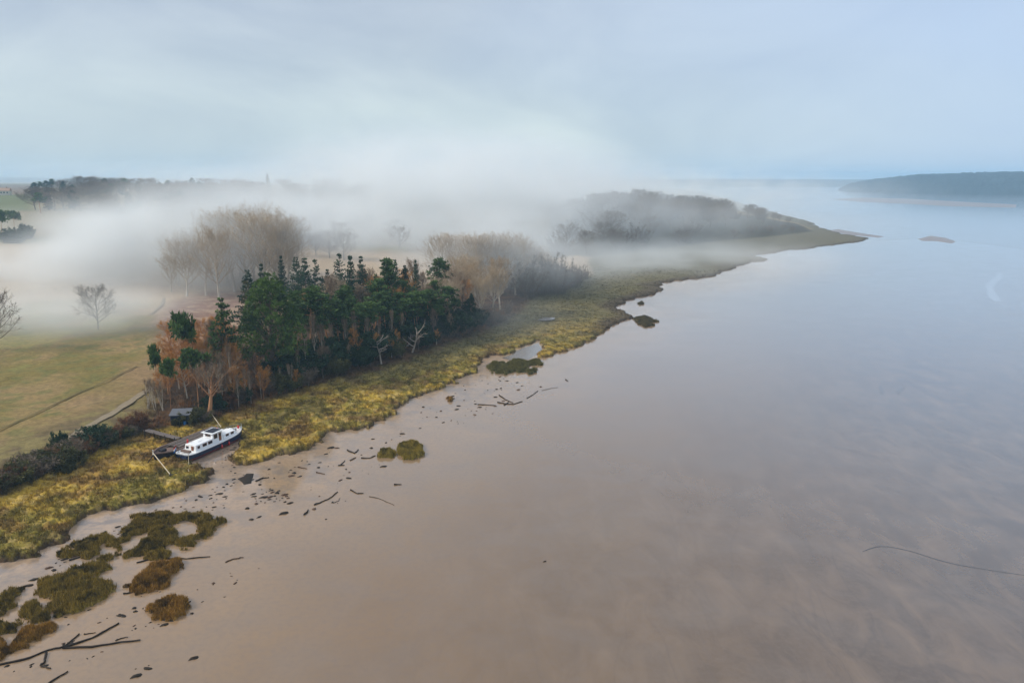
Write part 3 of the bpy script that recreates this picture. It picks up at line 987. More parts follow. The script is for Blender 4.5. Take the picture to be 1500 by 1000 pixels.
PG = 'tall pines crowded in the middle of the wood'
PL = 'tall pine with deep green crown crowded among its like in the middle of the wood'
for px, pb, pt in [(474, 528, 440), (487, 522, 428), (500, 520, 432), (513, 518, 447), (527, 515, 443), (541, 512, 446),
                   (566, 505, 434), (580, 502, 440), (592, 500, 436), (610, 496, 426), (630, 490, 422), (642, 488, 428), (654, 484, 423),
                   (663, 482, 430), (546, 490, 410), (518, 498, 420), (560, 492, 408), (597, 480, 412), (630, 474, 404), (440, 540, 440), (432, 528, 426), (575, 500, 452), (610, 496, 448), (640, 490, 446), (553, 509, 440), (604, 496, 424), (617, 494, 430), (535, 516, 456), (505, 522, 452), (480, 528, 450), (520, 512, 436), (585, 500, 446), (625, 490, 442), (648, 486, 436), (660, 484, 444), (570, 494, 424), (545, 500, 428), (590, 492, 424), (495, 510, 420), (465, 530, 448)]:
    plant_px('pine_tree', 'pine%d' % random.randrange(6), px, pb, pt + random.uniform(-5, 7), PL, 'tree', PG, None, random.uniform(1.0, 1.4))

# bare trees within the wood
def jitter_poly(poly, n, seed, mind=2.0):
    rng = random.Random(seed)
    xs, ys = [p[0] for p in poly], [p[1] for p in poly]
    out, tries = [], 0
    while len(out) < n and tries < n * 60:
        tries += 1
        x, y = rng.uniform(min(xs), max(xs)), rng.uniform(min(ys), max(ys))
        if sdf(poly, np.array([x]), np.array([y]))[0] < 0:
            continue
        if all((x - a) ** 2 + (y - b) ** 2 > mind * mind for a, b in out):
            out.append((x, y))
    return out


def gw(px_list):
    return [ground_at(*p)[:2] for p in px_list]


LEFTW = gw([(225, 590), (300, 612), (420, 573), (470, 545), (420, 520), (345, 512), (250, 548)])
for i, (x, y) in enumerate(jitter_poly(LEFTW, 74, 5, 2.3)):
    k = random.choice(['larch0', 'larch1', 'larch2', 'larch0', 'slim1', 'slim2', 'larch2', 'larch1'])
    px = 750 + FOC * x / (y * cp + CAM_H * sp)
    H = random.uniform(7, 14.5)
    if px > 348:
        H = max(2.5, min(H, z_at(y, 532) - hz(x, y)))
    plant('bare_tree', k, x, y, H, 'thin brownish leafless tree in the undergrowth at the left end of the wood', 'tree',
          'thin bare trees at the left of the wood', None, random.uniform(0.8, 1.1))
BACKW = gw([(430, 500), (520, 475), (600, 455), (700, 440), (735, 455), (690, 478), (600, 490), (480, 515)])
for i, (x, y) in enumerate(jitter_poly(BACKW, 34, 6, 4.2)):
    k = random.choice(['larch0', 'slim1', 'slim0', 'slim2', 'poplar1', 'poplar0'])
    plant('bare_tree', k, x, y, random.uniform(14, 20), 'tan leafless tree growing between and behind the pines', 'tree',
          'bare trees among the pines', None, random.uniform(0.9, 1.2))
for px, pb in [(216, 598), (222, 592), (229, 600), (238, 600)]:
    plant_px('birch_tree', 'birch%d' % random.randrange(2), px, pb, pb - random.uniform(44, 58), 'pale-stemmed slender birch at the field corner left of the shed', 'tree',
             'pale birches left of the shed', None, 0.8)
plant_px('bare_tree', 'gnarled', 306, 610, 540, 'gnarled leafless tree with twisted limbs at the water-side edge behind the houseboats', 'tree', None, 1.0, 1.0)
plant_px('dead_tree', 'snag0', 559, 533, 484, 'bleached dead tree with pale twisted arms in front of the pines', 'tree', None, 0.3, 1.0)
plant_px('dead_tree', 'snag1', 603, 516, 470, 'bleached forked dead tree, the right one of the two pale snags', 'tree', None, 0.6, 1.0)
plant_px('birch_tree', 'birch0', 429, 570, 528, 'pale slender birch in front of the dark shrubs below the largest conifer', 'tree', None, 0.6, 0.7)

FRONTW = gw([(330, 604), (430, 574), (520, 548), (600, 522), (690, 488), (690, 478), (600, 506), (500, 534), (420, 556), (340, 590)])
for i, (x, y) in enumerate(jitter_poly(FRONTW, 18, 16, 2.8)):
    k = random.choice(['slim2', 'larch1', 'larch2', 'slim0'])
    plant('bare_tree', k, x, y, random.uniform(4.5, 10), 'thin tan leafless sapling in front of the pines along the shrubby wood edge', 'tree',
          'leafless saplings along the wood edge', None, random.uniform(0.7, 1.0))
for px, pb, pt in [(449, 548, 470), (463, 540, 455), (496, 515, 440), (520, 514, 452), (424, 562, 530), (487, 528, 470), (411, 566, 536), (540, 515, 462), (575, 505, 450), (350, 594, 545), (368, 586, 540), (383, 580, 542), (340, 580, 500), (327, 590, 510), (312, 590, 520), (360, 578, 536), (438, 555, 505), (474, 536, 470), (508, 520, 460), (556, 512, 470), (590, 502, 455)]:
    plant_px('bare_tree', 'slim1', px, pb + 4, pt, 'slender pale trunk with few twigs standing before the darker wood', 'tree', 'slender pale trunks before the pines', None, 0.42)

# groves in the mist
GA = gw([(238, 436), (300, 440), (420, 440), (430, 408), (330, 400), (245, 412)])
spots = jitter_poly(GA, 32, 8, 6.0)
for i, (x, y) in enumerate(spots):
    px = 750 + FOC * x / (y * cp + CAM_H * sp)
    top = 352 - 50 * math.exp(-((px - 375) / 60) ** 2) + random.uniform(-8, 10) + (18 if px < 255 else 0)
    H = max(15, min(34, z_at(y, top) - hz(x, y)))
    plant('bare_tree', 'poplar%d' % (i % 3), x, y, H, 'tall leafless pale-stemmed tree in the misty grove left behind the pine wood', 'tree',
          'tall bare trees of the misty grove', None, random.uniform(1.0, 1.25))
GB = gw([(650, 432), (700, 440), (765, 432), (835, 414), (800, 398), (690, 410)])
spots = jitter_poly(GB, 20, 9, 5.5)
for i, (x, y) in enumerate(spots):
    px = 750 + FOC * x / (y * cp + CAM_H * sp)
    top = 346 + random.uniform(-4, 10) + max(0, (px - 745)) * 0.42 - 26 * math.exp(-((px - 790) / 26) ** 2) * (1 if y > 420 else 0)
    H = max(8, min(30, z_at(y, top) - hz(x, y)))
    plant('bare_tree', 'poplar%d' % (i % 3), x, y, H, 'leafless grey-brown tree with rounded top in the misty clump right of the pine wood', 'tree',
          'bare trees right of the pine wood', None, random.uniform(1.1, 1.4))
for px, pb, pt in [(768, 433, 372), (785, 431, 366), (802, 427, 367), (818, 423, 372), (832, 418, 380), (846, 413, 386), (858, 409, 392), (812, 430, 384), (838, 420, 394)]:
    plant_px('willow_bush', 'willow%d' % random.randrange(3), px, pb, pt, 'rounded dark grey thicket of leafless willow at the marsh edge right of the bare clump', 'bush',
             'dark willow thickets at the marsh edge', None, 1.0)

# shrubs along the wood's foot
for i in range(44):
    f = i / 43
    px = 300 + 440 * f + random.uniform(-6, 6)
    pb = np.interp(px, [300, 330, 360, 430, 500, 560, 610, 650, 700, 745], [614, 603, 588, 566, 542, 526, 509, 496, 482, 468]) - random.uniform(0, 12)
    if px < 400:
        k, nm, lb, g = random.choice(['brown0', 'brown1', 'thorn0', 'dark0']), 'brown_shrub', 'rusty brown shrub at the foot of the wood near the moored boats', 'rusty shrubs at the foot of the wood'
    elif px < 610:
        k, nm, lb, g = random.choice(['dark0', 'gorse1', 'brown1', 'thorn0', 'gorse0', 'thorn1']), 'dark_shrub', 'dark tangled shrub at the foot of the pines above the marsh', 'dark shrubs below the pines'
    else:
        k, nm, lb, g = random.choice(['willow0', 'willow1', 'dark1', 'willow2']), 'grey_shrub', 'bluish dark shrub along the marsh at the right end of the pine wood', 'bluish shrubs at the right end of the wood'
    plant_px(nm, k, px, pb, pb - random.uniform(14, 32), lb, 'bush', g, None, random.uniform(1.0, 1.3))
for i in range(30):
    f = i / 29
    px = 415 + 270 * f + random.uniform(-5, 5)
    pb = np.interp(px, [415, 500, 560, 610, 650, 700], [560, 532, 518, 502, 490, 476]) - random.uniform(0, 14)
    plant_px('dark_shrub', ['dark0', 'dark1', 'ivytree0'][i % 3], px, pb, pb - random.uniform(26, 44), 'dark evergreen understorey thicket in the shade of the tall pines', 'bush', 'evergreen thickets under the pines', None, 1.5)
# hedge above the marsh
for i, (px, pb, h) in enumerate([(2, 712, 40), (18, 706, 44), (34, 700, 46), (50, 693, 48), (66, 688, 46), (80, 680, 44), (92, 672, 42), (104, 670, 46), (118, 664, 40),
                                 (130, 657, 36), (143, 650, 34), (156, 646, 30), (168, 641, 28), (180, 638, 26), (190, 634, 24), (10, 700, 30), (58, 684, 36), (124, 652, 30),
                                 (-14, 720, 42), (-34, 726, 44), (-60, 740, 44)]):
    k = ['thorn0', 'brown1', 'gorse1', 'thorn1', 'gorse2', 'brown0', 'gorse0'][i % 7]
    plant_px('hedge_bush', k, px, pb, pb - h * 0.66, 'tangled winter thorn bush in the hedge between field and marsh', 'bush', 'thorn bushes of the field hedge', None, 1.25)
plant_px('evergreen_bush', 'dark0', 88, 660, 626, 'dark evergreen bush standing up like a knob on the hedge', 'bush', None, 0.2, 0.6)
plant_px('evergreen_bush', 'gorse1', 96, 682, 652, 'dull green leafy bush in the hedge under the evergreen knob', 'bush', None, 0.7)
plant_px('evergreen_bush', 'dark1', 138, 652, 618, 'dark green broad bush in the hedge at the end of the sandy track', 'bush', None, 0.7, 1.3)
plant_px('evergreen_bush', 'gorse2', 101, 691, 678, 'small yellow-green bush at the marsh edge in front of the hedge', 'bush', None, 0.7)
plant_px('evergreen_bush', 'gorse0', 262, 621, 606, 'olive bush in front of the shed door', 'bush', None, 0.1)
plant_px('evergreen_bush', 'gorse1', 287, 616, 594, 'olive gorse bush right of the shed', 'bush', None, 0.4, 1.1)
plant_px('brown_bush', 'brown0', 200, 628, 600, 'reddish bramble bush between the track and the shed', 'bush', None, 0.4, 1.3)

# lone trees in the mist of the field
plant_px('bare_tree', 'oak0', 144, 483, 421, 'lone misty leafless tree with spreading crown in the left field', 'tree', None, 0.4, 1.0)
plant_px('bare_tree', 'oak1', -2, 512, 430, 'dark leafless tree cut by the left picture edge', 'tree', None, 0.9, 0.85)
plant_px('pine_tree', 'lowpine1', 3, 352, 309, 'dark round-topped pine by the far hedge, cut by the left edge', 'tree', None, 0.9, 0.9)
plant_px('pine_tree', 'lowpine0', 21, 346, 310, 'dark round-topped pine by the far hedge, second from the left edge', 'tree', None, 0.9, 0.9)
plant_px('dark_bush', 'dark0', 38, 350, 325, 'dark round thicket right of the two far round-topped pines', 'bush', None, 0.9, 1.0)
plant_px('dark_bush', 'dark1', 18, 356, 331, 'dark low thicket under the two far round-topped pines', 'bush', None, 0.9, 1.4)

# wood on the point
spots = jitter_poly(PENIN, 130, 10, 9)
for i, (x, y) in enumerate(spots):
    d = float(sdf(PENIN, np.array([x]), np.array([y]))[0])
    px = 750 + FOC * x / (y * cp + CAM_H * sp)
    H = (10 + 7 * float(sstep(0, 40, d))) * random.uniform(0.8, 1.2) * float(np.interp(px, [900, 1000, 1060, 1120, 1160, 1195], [1.3, 1.05, 0.82, 0.62, 0.46, 0.3]))
    plant('far_tree', random.choice(['oak0', 'oak1', 'oak2', 'willow0']), x, y, H, 'grey leafless tree of the misty wood on the point', 'tree', 'trees of the wood on the point', None, random.uniform(1.1, 1.4))

# far woods on the left rise
FARW = [P(px, py, zz) for px, py, zz in [(40, 316, 17), (230, 345, 12), (330, 340, 12), (540, 325, 14), (560, 300, 20), (300, 292, 24), (60, 291, 24)]]
spots = jitter_poly(FARW, 142, 12, 9)
for i, (x, y) in enumerate(spots):
    H = random.uniform(15, 21)
    k = random.choice(['oak0', 'oak1', 'oak2', 'oak1', 'pine1']) if i % 4 else 'ivytree0'
    plant('far_tree', k, x, y, H, 'tree of the misty wood on the far left rise', 'tree', 'trees of the far left wood', None, random.uniform(1.5, 2.1))
LOWW = [P(px, py, 6) for px, py in [(410, 375), (560, 385), (600, 360), (540, 340), (430, 345)]]
for i, (x, y) in enumerate(jitter_poly(LOWW, 20, 13, 10)):
    plant('far_tree', random.choice(['oak0', 'oak1', 'oak2']), x, y, random.uniform(12, 16), 'dim grey tree of the mist-covered copse behind the pale field', 'tree', 'trees of the mist-covered copse', None, 1.3)
plant_px('conifer_tree', 'fir0', 394, 291, 253, 'tiny conifer sticking up over the far skyline', 'tree', None, 0.4, 1.0)

# ------------------------------------------------------------------ far hills with their woods


def hill(name, base_px, top_px, depth, col, rough_h):
    """A wooded hill: near shore line, crest and back, as one bumpy canopy sheet of real size."""
    n, mrow = 420, 46
    bx = np.array([p[0] for p in base_px], float)
    by = np.array([p[1] for p in base_px], float)
    tx = np.array([p[0] for p in top_px], float)
    ty = np.array([p[1] for p in top_px], float)
    s = np.linspace(0, 1, n)
    pxs = bx[0] + (bx[-1] - bx[0]) * s
    V = []
    for j in range(mrow):
        q = j / (mrow - 1)
        for i in range(n):
            X, Y = P(pxs[i], np.interp(pxs[i], bx, by))
            Ycrest = Y + depth * 0.45
            zc = max(0, z_at(Ycrest, np.interp(pxs[i], tx, ty)))
            prof = math.sin(math.pi * min(1, q / 0.9) * 0.5) ** 0.55 if q < 0.9 else 1 - (q - 0.9) * 4
            k = Y + depth * q * 0.5
            V.append((X * k / Y, k, zc * prof - 0.5))
    V = np.array(V)
    bump = (fbm(V[:, 0] * 0.085, V[:, 1] * 0.085, 4, 3) - 0.4) * rough_h
    V[:, 2] += bump * np.clip(V[:, 2] / 8, 0, 1)
    ii = (np.arange(mrow - 1)[:, None] * n + np.arange(n - 1)[None, :]).ravel()
    F = np.stack([ii, ii + 1, ii + n + 1, ii + n], 1)
    nn = fbm(V[:, 0] * 0.05, V[:, 1] * 0.05, 14, 3)[:, None]
    colr = np.array(col)[None, :] * (0.6 + 0.8 * nn)
    return np_mesh(name, V, F, M['land'], colr, True)


o = hill('far_wood', [(1222, 279), (1240, 280), (1300, 282), (1400, 284), (1500, 285), (1760, 288)], [(1222, 280), (1245, 269), (1290, 262), (1340, 257), (1400, 255), (1480, 253), (1560, 254), (1760, 258)], 900, (0.028, 0.038, 0.042), 16)
tag(o, kind='stuff')
# low spit of shingle in front of it
rngs = np.random.RandomState(3)


def mudbank(name, outline_px, top, mat, z0=-0.1):
    pts = [P(*p) for p in outline_px]
    cx, cy = sum(p[0] for p in pts) / len(pts), sum(p[1] for p in pts) / len(pts)
    mb = MB()
    rings = [(1.0, -0.12), (0.86, 0.35 * top), (0.6, 0.8 * top), (0.25, top)]
    dense = []
    for (x0, y0), (x1, y1) in zip(pts, pts[1:] + pts[:1]):
        for k in range(8):
            dense.append((x0 + (x1 - x0) * k / 8, y0 + (y1 - y0) * k / 8))
    m = len(dense)
    for f, zz in rings:
        for x, y in dense:
            mb.v.append((cx + (x - cx) * f, cy + (y - cy) * f, zz))
            mb.t.append(0.5)
    for r in range(3):
        for k in range(m):
            mb.f.append((r * m + k, r * m + (k + 1) % m, (r + 1) * m + (k + 1) % m, (r + 1) * m + k))
    mb.f.append(tuple(3 * m + k for k in range(m)))
    return tag(mb.build(name, mat, None, True), kind='structure')


M['bar'] = plain('drained_mud', (0.24, 0.2, 0.18), 0.4, 0.4, 0.3, 0.3)
mudbank('mud_bank', [(1210, 292), (1260, 289), (1330, 291), (1420, 296), (1500, 300), (1500, 305), (1400, 303), (1330, 299), (1260, 296)], 0.6, M['bar'])
mudbank('mud_bank', [(1343, 350), (1362, 345), (1385, 348), (1402, 354), (1396, 357), (1370, 353), (1350, 353)], 0.5, M['bar'])
mudbank('mud_bank', [(1205, 338), (1225, 335), (1260, 341), (1300, 347), (1290, 349), (1250, 345)], 0.3, M['bar'])
# the hazy horizon: low land all round
n = 500
azs = np.linspace(R(-60), R(60), n)
V, rowsn = [], 8
for j in range(rowsn):
    q = j / (rowsn - 1)
    for a in azs:
        d = 5600 + 2600 * q
        x, y = math.sin(a) * d, math.cos(a) * d
        hgt = (62 + 14 * float(fbm(np.array([a * 6]), np.array([1.0]), 8, 3)[0] - 0.5) * 2 + 5 * float(fbm(np.array([a * 90]), np.array([2.0]), 9, 3)[0])) * (1 if a < 0.15 else 0.75)
        V.append((x, y, -1 + (hgt + 1) * min(1, math.sin(min(1, q * 2.2) * math.pi / 2)) * (1 if q < 0.8 else 0.6)))
ii = (np.arange(rowsn - 1)[:, None] * n + np.arange(n - 1)[None, :]).ravel()
F = np.stack([ii, ii + 1, ii + n + 1, ii + n], 1)
tag(np_mesh('hills', np.array(V), F, M['land'], np.tile(np.array([[0.06, 0.065, 0.045]]), (len(V), 1))), kind='structure')

# ------------------------------------------------------------------ marsh grass and undergrowth
def scatter_grass(name, pts, cols, hmin, hmax, blades, width, seed, lean=0.6):
    rs = np.random.RandomState(seed)
    n = len(pts)
    c = np.repeat(pts, blades, 0)
    col = np.repeat(cols, blades, 0)
    k = len(c)
    c = c + np.stack([rs.normal(0, 0.22, k), rs.normal(0, 0.22, k), np.zeros(k)], 1)
    az = rs.uniform(0, 6.283, k)
    h = rs.uniform(hmin, hmax, k)
    ln = rs.uniform(0.1, lean, k) * h
    tip = c + np.stack([np.cos(az) * ln, np.sin(az) * ln, h], 1)
    a2 = rs.uniform(0, 6.283, k)
    sd_ = np.stack([np.cos(a2), np.sin(a2), np.zeros(k)], 1) * (width * rs.uniform(0.6, 1.3, k))[:, None]
    v = np.stack([c - sd_, c + sd_, tip], 1).reshape(-1, 3)
    f = np.arange(3 * k).reshape(-1, 3)
    cc = np.repeat(col * rs.uniform(0.7, 1.3, (k, 1)), 3, 0)
    return np_mesh(name, v, f, M['grass'], cc, False)


rs = np.random.RandomState(77)
cand = []
poly = np.array([P(px, py, 0.9) for px, py in COAST_PX[3:60]])
N = 260000
azr = rs.uniform(R(-42), R(20), N)
rd = np.exp(rs.uniform(math.log(85), math.log(420), N))
X, Y = np.sin(azr) * rd, np.cos(azr) * rd
S = sdf(COAST, X, Y)
B = sdf(BANK, X, Y)
ok = (edge_s(X, Y, S) > 0.3) & (B < 2.0)
X, Y, S, B = X[ok], Y[ok], S[ok], B[ok]
dens = fbm(X * 0.45, Y * 0.45, 91, 3)
ok = rs.rand(len(X)) < sstep(0.35, 0.6, dens) * 0.75 + 0.1
X, Y, S, B = X[ok], Y[ok], S[ok], B[ok]
if len(X) > 34000:
    X, Y, S, B = X[:34000], Y[:34000], S[:34000], B[:34000]
Z = height(X, Y, S, B)
near = sstep(420, 120, Y)
mars = sstep(0.5, 1.6, edge_s(X, Y, S)) * sstep(4, -1, B)
tus = np.abs(fbm(X * 0.55, Y * 0.55, 61, 3) - 0.5) * 2
Z = Z + mars * near * (0.95 * fbm(X * 0.75, Y * 0.75, 71, 3) - 0.45 - 0.5 * sstep(0.14, 0.0, tus))
cf = color_field(X, Y, S, B)
tag(scatter_grass('marsh_grass', np.stack([X, Y, Z - 0.05], 1), cf * 0.98, 0.2, 0.5, 8, 0.055, 1), kind='stuff')

UND = gw([(205, 620), (235, 560), (345, 512), (470, 500), (600, 470), (740, 452), (735, 470), (620, 514), (500, 550), (430, 575), (330, 608), (300, 618), (225, 624)])
pts = np.array(jitter_poly(UND, 2300, 33, 0.5))
X, Y = pts[:, 0], pts[:, 1]
cc = np.where((fbm(X * 0.1, Y * 0.1, 15) > 0.5)[:, None], np.array([[0.27, 0.115, 0.035]]), np.array([[0.11, 0.065, 0.03]]))
tag(scatter_grass('undergrowth', np.stack([X, Y, height(X, Y)], 1), cc, 0.4, 1.6, 14, 0.035, 2, 0.9), kind='stuff')

# ------------------------------------------------------------------ houseboat and old barge
def hull_rings(L, half, levels, n=40):
    """levels: list of functions (s) -> (y factor, z). Returns ring arrays per level, right then left."""
    out = []
    for lv in levels:
        ring = []
        for i in range(n + 1):
            s = i / n
            fy, z, xo = lv(s)
            ring.append(((s - 0.5) * L + xo, half(s) * fy, z))
        out.append(ring)
    return out


def skin(rings, closed_bottom=False, lid=False):
    mb = MB()
    n = len(rings[0])
    idx = []
    for sgn in (-1, 1):
        rows = []
        for r in rings:
            rows.append([len(mb.v) + k for k in range(n)])
            for x, y, z in r:
                mb.v.append((x, sgn * y, z))
                mb.t.append(0.5)
        for a, b in zip(rows[:-1], rows[1:]):
            for i in range(n - 1):
                q = (a[i], a[i + 1], b[i + 1], b[i])
                mb.f.append(q if sgn < 0 else q[::-1])
        idx.append(rows)
    for r in range(len(rings) - 1):            # transom and stem
        for e in (0, n - 1):
            mb.f.append((idx[0][r][e], idx[1][r][e], idx[1][r + 1][e], idx[0][r + 1][e]))
    if closed_bottom:
        for i in range(n - 1):
            mb.f.append((idx[0][0][i], idx[1][0][i], idx[1][0][i + 1], idx[0][0][i + 1]))
    if lid:
        for i in range(n - 1):
            mb.f.append((idx[0][-1][i], idx[0][-1][i + 1], idx[1][-1][i + 1], idx[1][-1][i]))
    return mb


HEAD = R(67.4)
boat = thing('houseboat', 'white and navy motor barge with wheelhouse aground at the marsh edge', 'boat', (-57.0, 131.85, 0.0), HEAD)
BL = 15.2


def bhalf(s):
    b = 1.95
    if s < 0.14:
        b *= 0.62 + 0.38 * math.sqrt(1 - (1 - s / 0.14) ** 2)
    if s > 0.70:
        k = (s - 0.70) / 0.30
        b *= max(0.03, 1 - k ** 2.4)
    return b


def sheer(s):
    return 1.38 + 0.62 * max(0, s - 0.45) ** 1.7 * 2.2 + 0.30 * max(0, 0.35 - s) ** 1.5


lv = [lambda s: (0.70, -0.1, -0.35 * s ** 4), lambda s: (0.93, 0.22, -0.2 * s ** 4), lambda s: (0.985, 0.50, 0)]
skin(hull_rings(BL, bhalf, lv), True).build('hull_bottom', M['antifoul'], boat, True)
lv = [lambda s: (0.985, 0.50, 0), lambda s: (1.0, 0.85, 0.05 * s ** 4), lambda s: (1.02, sheer(s) - 0.13, 0.15 * s ** 4)]
skin(hull_rings(BL, bhalf, lv)).build('hull', M['navy'], boat, True)
lv = [lambda s: (1.035, sheer(s) - 0.15, 0.15 * s ** 4), lambda s: (1.04, sheer(s) + 0.02, 0.17 * s ** 4), lambda s: (0.94, sheer(s) + 0.02, 0.17 * s ** 4), lambda s: (0.93, sheer(s) - 0.28, 0.12 * s ** 4)]
skin(hull_rings(BL, bhalf, lv)).build('bulwark', M['white'], boat)
lv = [lambda s: (0.95, sheer(s) - 0.35, 0), lambda s: (0.95, sheer(s) - 0.22, 0)]
skin(hull_rings(BL, bhalf, lv), False, True).build('deck', M['white'], boat)


def X(s):
    return (s - 0.5) * BL


def cabin(name, s0, s1, wd, z0, z1, mat, parent, inset=0.1, rake0=0.15, rake1=0.15, camber=0.1):
    mb = MB()
    x0, x1 = X(s0), X(s1)
    prof = [(-wd / 2, z0), (wd / 2, z0), (wd / 2 - inset, z1), (wd / 4, z1 + camber), (0, z1 + camber * 1.35), (-wd / 4, z1 + camber), (-wd / 2 + inset, z1)]
    for x, rk in ((x0, rake0), (x1, -rake1)):
        for y, z in prof:
            mb.v.append((x + rk * (z - z0) / (z1 - z0), y, z))
            mb.t.append(0.5)
    m = len(prof)
    mb.f.append(tuple(range(m)))
    mb.f.append(tuple(range(2 * m - 1, m - 1, -1)))
    for k in range(m):
        mb.f.append((k, m + k, m + (k + 1) % m, (k + 1) % m))
    return mb.build(name, mat, parent, False, 0.04)


def windows(parent, xs, wd, z, h, w_, inset_at, frame_mat='varnish'):
    """Framed side windows, both sides; inset_at gives the half width of the wall at the window's height."""
    for sgn in (-1, 1):
        for x in xs:
            f = MB()
            f.box((x, sgn * (inset_at + 0.005), z), (w_ + 0.14, 0.05, h + 0.14))
            fo = f.build('window', M[frame_mat], parent)
            g = MB()
            g.box((x, sgn * (inset_at + 0.02), z), (w_, 0.05, h))
            g.build('pane', M['glass'], fo)


def end_window(parent, x, y, z, h, w_, name='window', fmat='white', gmat='glass'):
    f = MB()
    f.box((x, y, z), (0.06, w_ + 0.12, h + 0.12))
    fo = f.build(name, M[fmat], parent)
    g = MB()
    g.box((x, y, z), (0.10, w_, h))
    g.build('pane', M[gmat], fo)


dz = 1.15
ac = cabin('aft_cabin', 0.135, 0.43, 2.75, dz, 2.42, M['white'], boat, 0.1, 0.25, 0.0)
windows(ac, [X(0.285), X(0.375)], 2.75, 1.95, 0.42, 0.85, 1.335)
windows(ac, [X(0.19)], 2.75, 1.95, 0.36, 0.42, 1.335)
end_window(ac, X(0.135) + 0.13, 0.72, 1.88, 0.42, 0.5, fmat='varnish')
dm = MB()
dm.box((X(0.135) + 0.1, -0.55, 1.72), (0.1, 0.55, 1.05))
dm.build('door', M['varnish'], ac)
mb = MB()
mb.box((X(0.28), 0, 2.575), (1.1, 0.8, 0.07))
mb.build('hatch', M['white'], ac, False, 0.02)
wh = cabin('wheelhouse', 0.425, 0.60, 2.55, dz, 3.2, M['white'], boat, 0.1, 0.12, 0.22, 0.05)
windows(wh, [X(0.475)], 2.55, 2.62, 0.72, 0.72, 1.21)
for sgn in (-1, 1):
    dm = MB()
    dm.box((X(0.545), sgn * 1.23, 2.12), (0.62, 0.06, 1.75))
    do = dm.build('door', M['varnish'], wh)
    g = MB()
    g.box((X(0.545), sgn * 1.235, 2.62), (0.42, 0.07, 0.6))
    g.build('pane', M['glass'], do)
for y in (-0.78, -0.26, 0.26, 0.78):
    if abs(y) < 0.5:
        end_window(wh, X(0.425) + 0.08, y * 1.25, 2.88, 0.34, 0.48, fmat='varnish')
    end_window(wh, X(0.60) - 0.17, y, 2.75, 0.55, 0.42, fmat='varnish')
mb = MB()
mb.box((X(0.51), 0, 3.33), (3.05, 2.85, 0.1))
ro = mb.build('roof', M['white'], wh, False, 0.04)
mb = MB()
mb.box((X(0.515), 0.02, 3.42), (2.35, 2.05, 0.06))
mb.build('solar_panel', M['solar'], ro)
fc = cabin('fore_cabin', 0.605, 0.845, 2.5, dz + 0.1, 2.22, M['white'], boat, 0.12, 0.0, 0.45, 0.1)
windows(fc, [X(0.67), X(0.755)], 2.5, 1.92, 0.34, 0.62, 1.185)
mb = MB()
mb.box((X(0.80), 0, 2.36), (0.7, 0.7, 0.1))
mb.build('hatch', M['white'], fc, False, 0.03)
mb = MB()
mb.tube([(X(0.88), -0.35, 1.55), (X(0.88), -0.35, 2.0)], [0.09, 0.09], 8)
mb.tube([(X(0.88), 0.35, 1.55), (X(0.88), 0.35, 2.0)], [0.09, 0.09], 8)
mb.tube([(X(0.88), -0.5, 1.85), (X(0.88), 0.5, 1.85)], [0.06, 0.06], 8)
mb.build('bollard', M['tar'], boat)
mb = MB()
for sgn in (-1, 1):
    pts = []
    for k in range(9):
        s = 0.80 + 0.195 * k / 8
        pts.append((X(s) + 0.15 * s ** 4, sgn * bhalf(s) * 0.98, sheer(s) + 0.55))
        mb.tube([(pts[-1][0], pts[-1][1], sheer(s)), pts[-1]], [0.018, 0.018], 5)
    mb.tube(pts, [0.022] * 9, 5)
mb.build('bow_rail', M['metal'], boat)
mb = MB()
for sgn in (-1, 1):
    pts = [(X(s), sgn * bhalf(s) * 1.05, 0.66) for s in [0.03 + 0.94 * k / 30 for k in range(31)]]
    mb.tube(pts, [0.06] * 31, 5)
mb.build('rubbing_strake', M['tar'], boat)
mb = MB()
mb.tube([(X(0.605), 0.0, 2.3), (X(0.605), 0.0, 4.4)], [0.05, 0.03], 6)
mb.tube([(X(0.605), -0.6, 4.0), (X(0.605), 0.6, 4.0)], [0.025, 0.025], 5)
mb.build('mast', M['metal'], boat)
mb = MB()
mb.box((X(0.075), 0, 1.62), (0.5, 2.1, 0.36))
mb.build('cockpit_bench', M['teak'], boat)


def boat_pt(x, y, z):
    ca, sa = math.cos(HEAD), math.sin(HEAD)
    return (-57.0 + x * ca - y * sa, 131.85 + x * sa + y * ca, z)


fl = thing('flag', 'red white and blue flag drooping on a staff at the white boat stern', 'flag', boat_pt(X(0.012), 0.6, 1.5), HEAD)
mb = MB()
mb.tube([(0, 0, -0.1), (-0.45, 0.15, 1.75)], [0.03, 0.022], 6)
mb.build('flag_staff', M['varnish'], fl)
for k, (nm, mt) in enumerate((('red_stripe', 'red'), ('white_stripe', 'white'), ('blue_stripe', 'flagblue'))):
    mb = MB()
    a0, a1 = 0.36 * k, 0.36 * (k + 1)
    cols = 7
    for i in range(cols):
        for a in (a0, a1):
            u = i / (cols - 1)
            for th in (-0.008, 0.008):
                mb.v.append((-0.42 - u * 0.55 + 0.12 * math.sin(u * 7 + a), 0.15 + a * 0.15 + 0.1 * math.sin(u * 9) + th, 1.7 - a * 0.95 - u * 0.55))
                mb.t.append(0.5)
    for i in range(cols - 1):
        q = i * 4
        mb.f += [(q, q + 2, q + 6, q + 4), (q + 1, q + 5, q + 7, q + 3)]
    mb.build(nm, M[mt], fl)


def ring_buoy(name, label, loc, rot, big=0.36):
    mb = MB()
    pts = [(math.cos(a) * big, 0, math.sin(a) * big) for a in [k * math.pi / 8 for k in range(17)]]
    mb.tube(pts, [0.11] * 17, 7)
    o = mb.build(name, M['red'], None, True)
    o.location, o.rotation_euler = loc, rot
    return tag(o, label, 'lifebuoy')


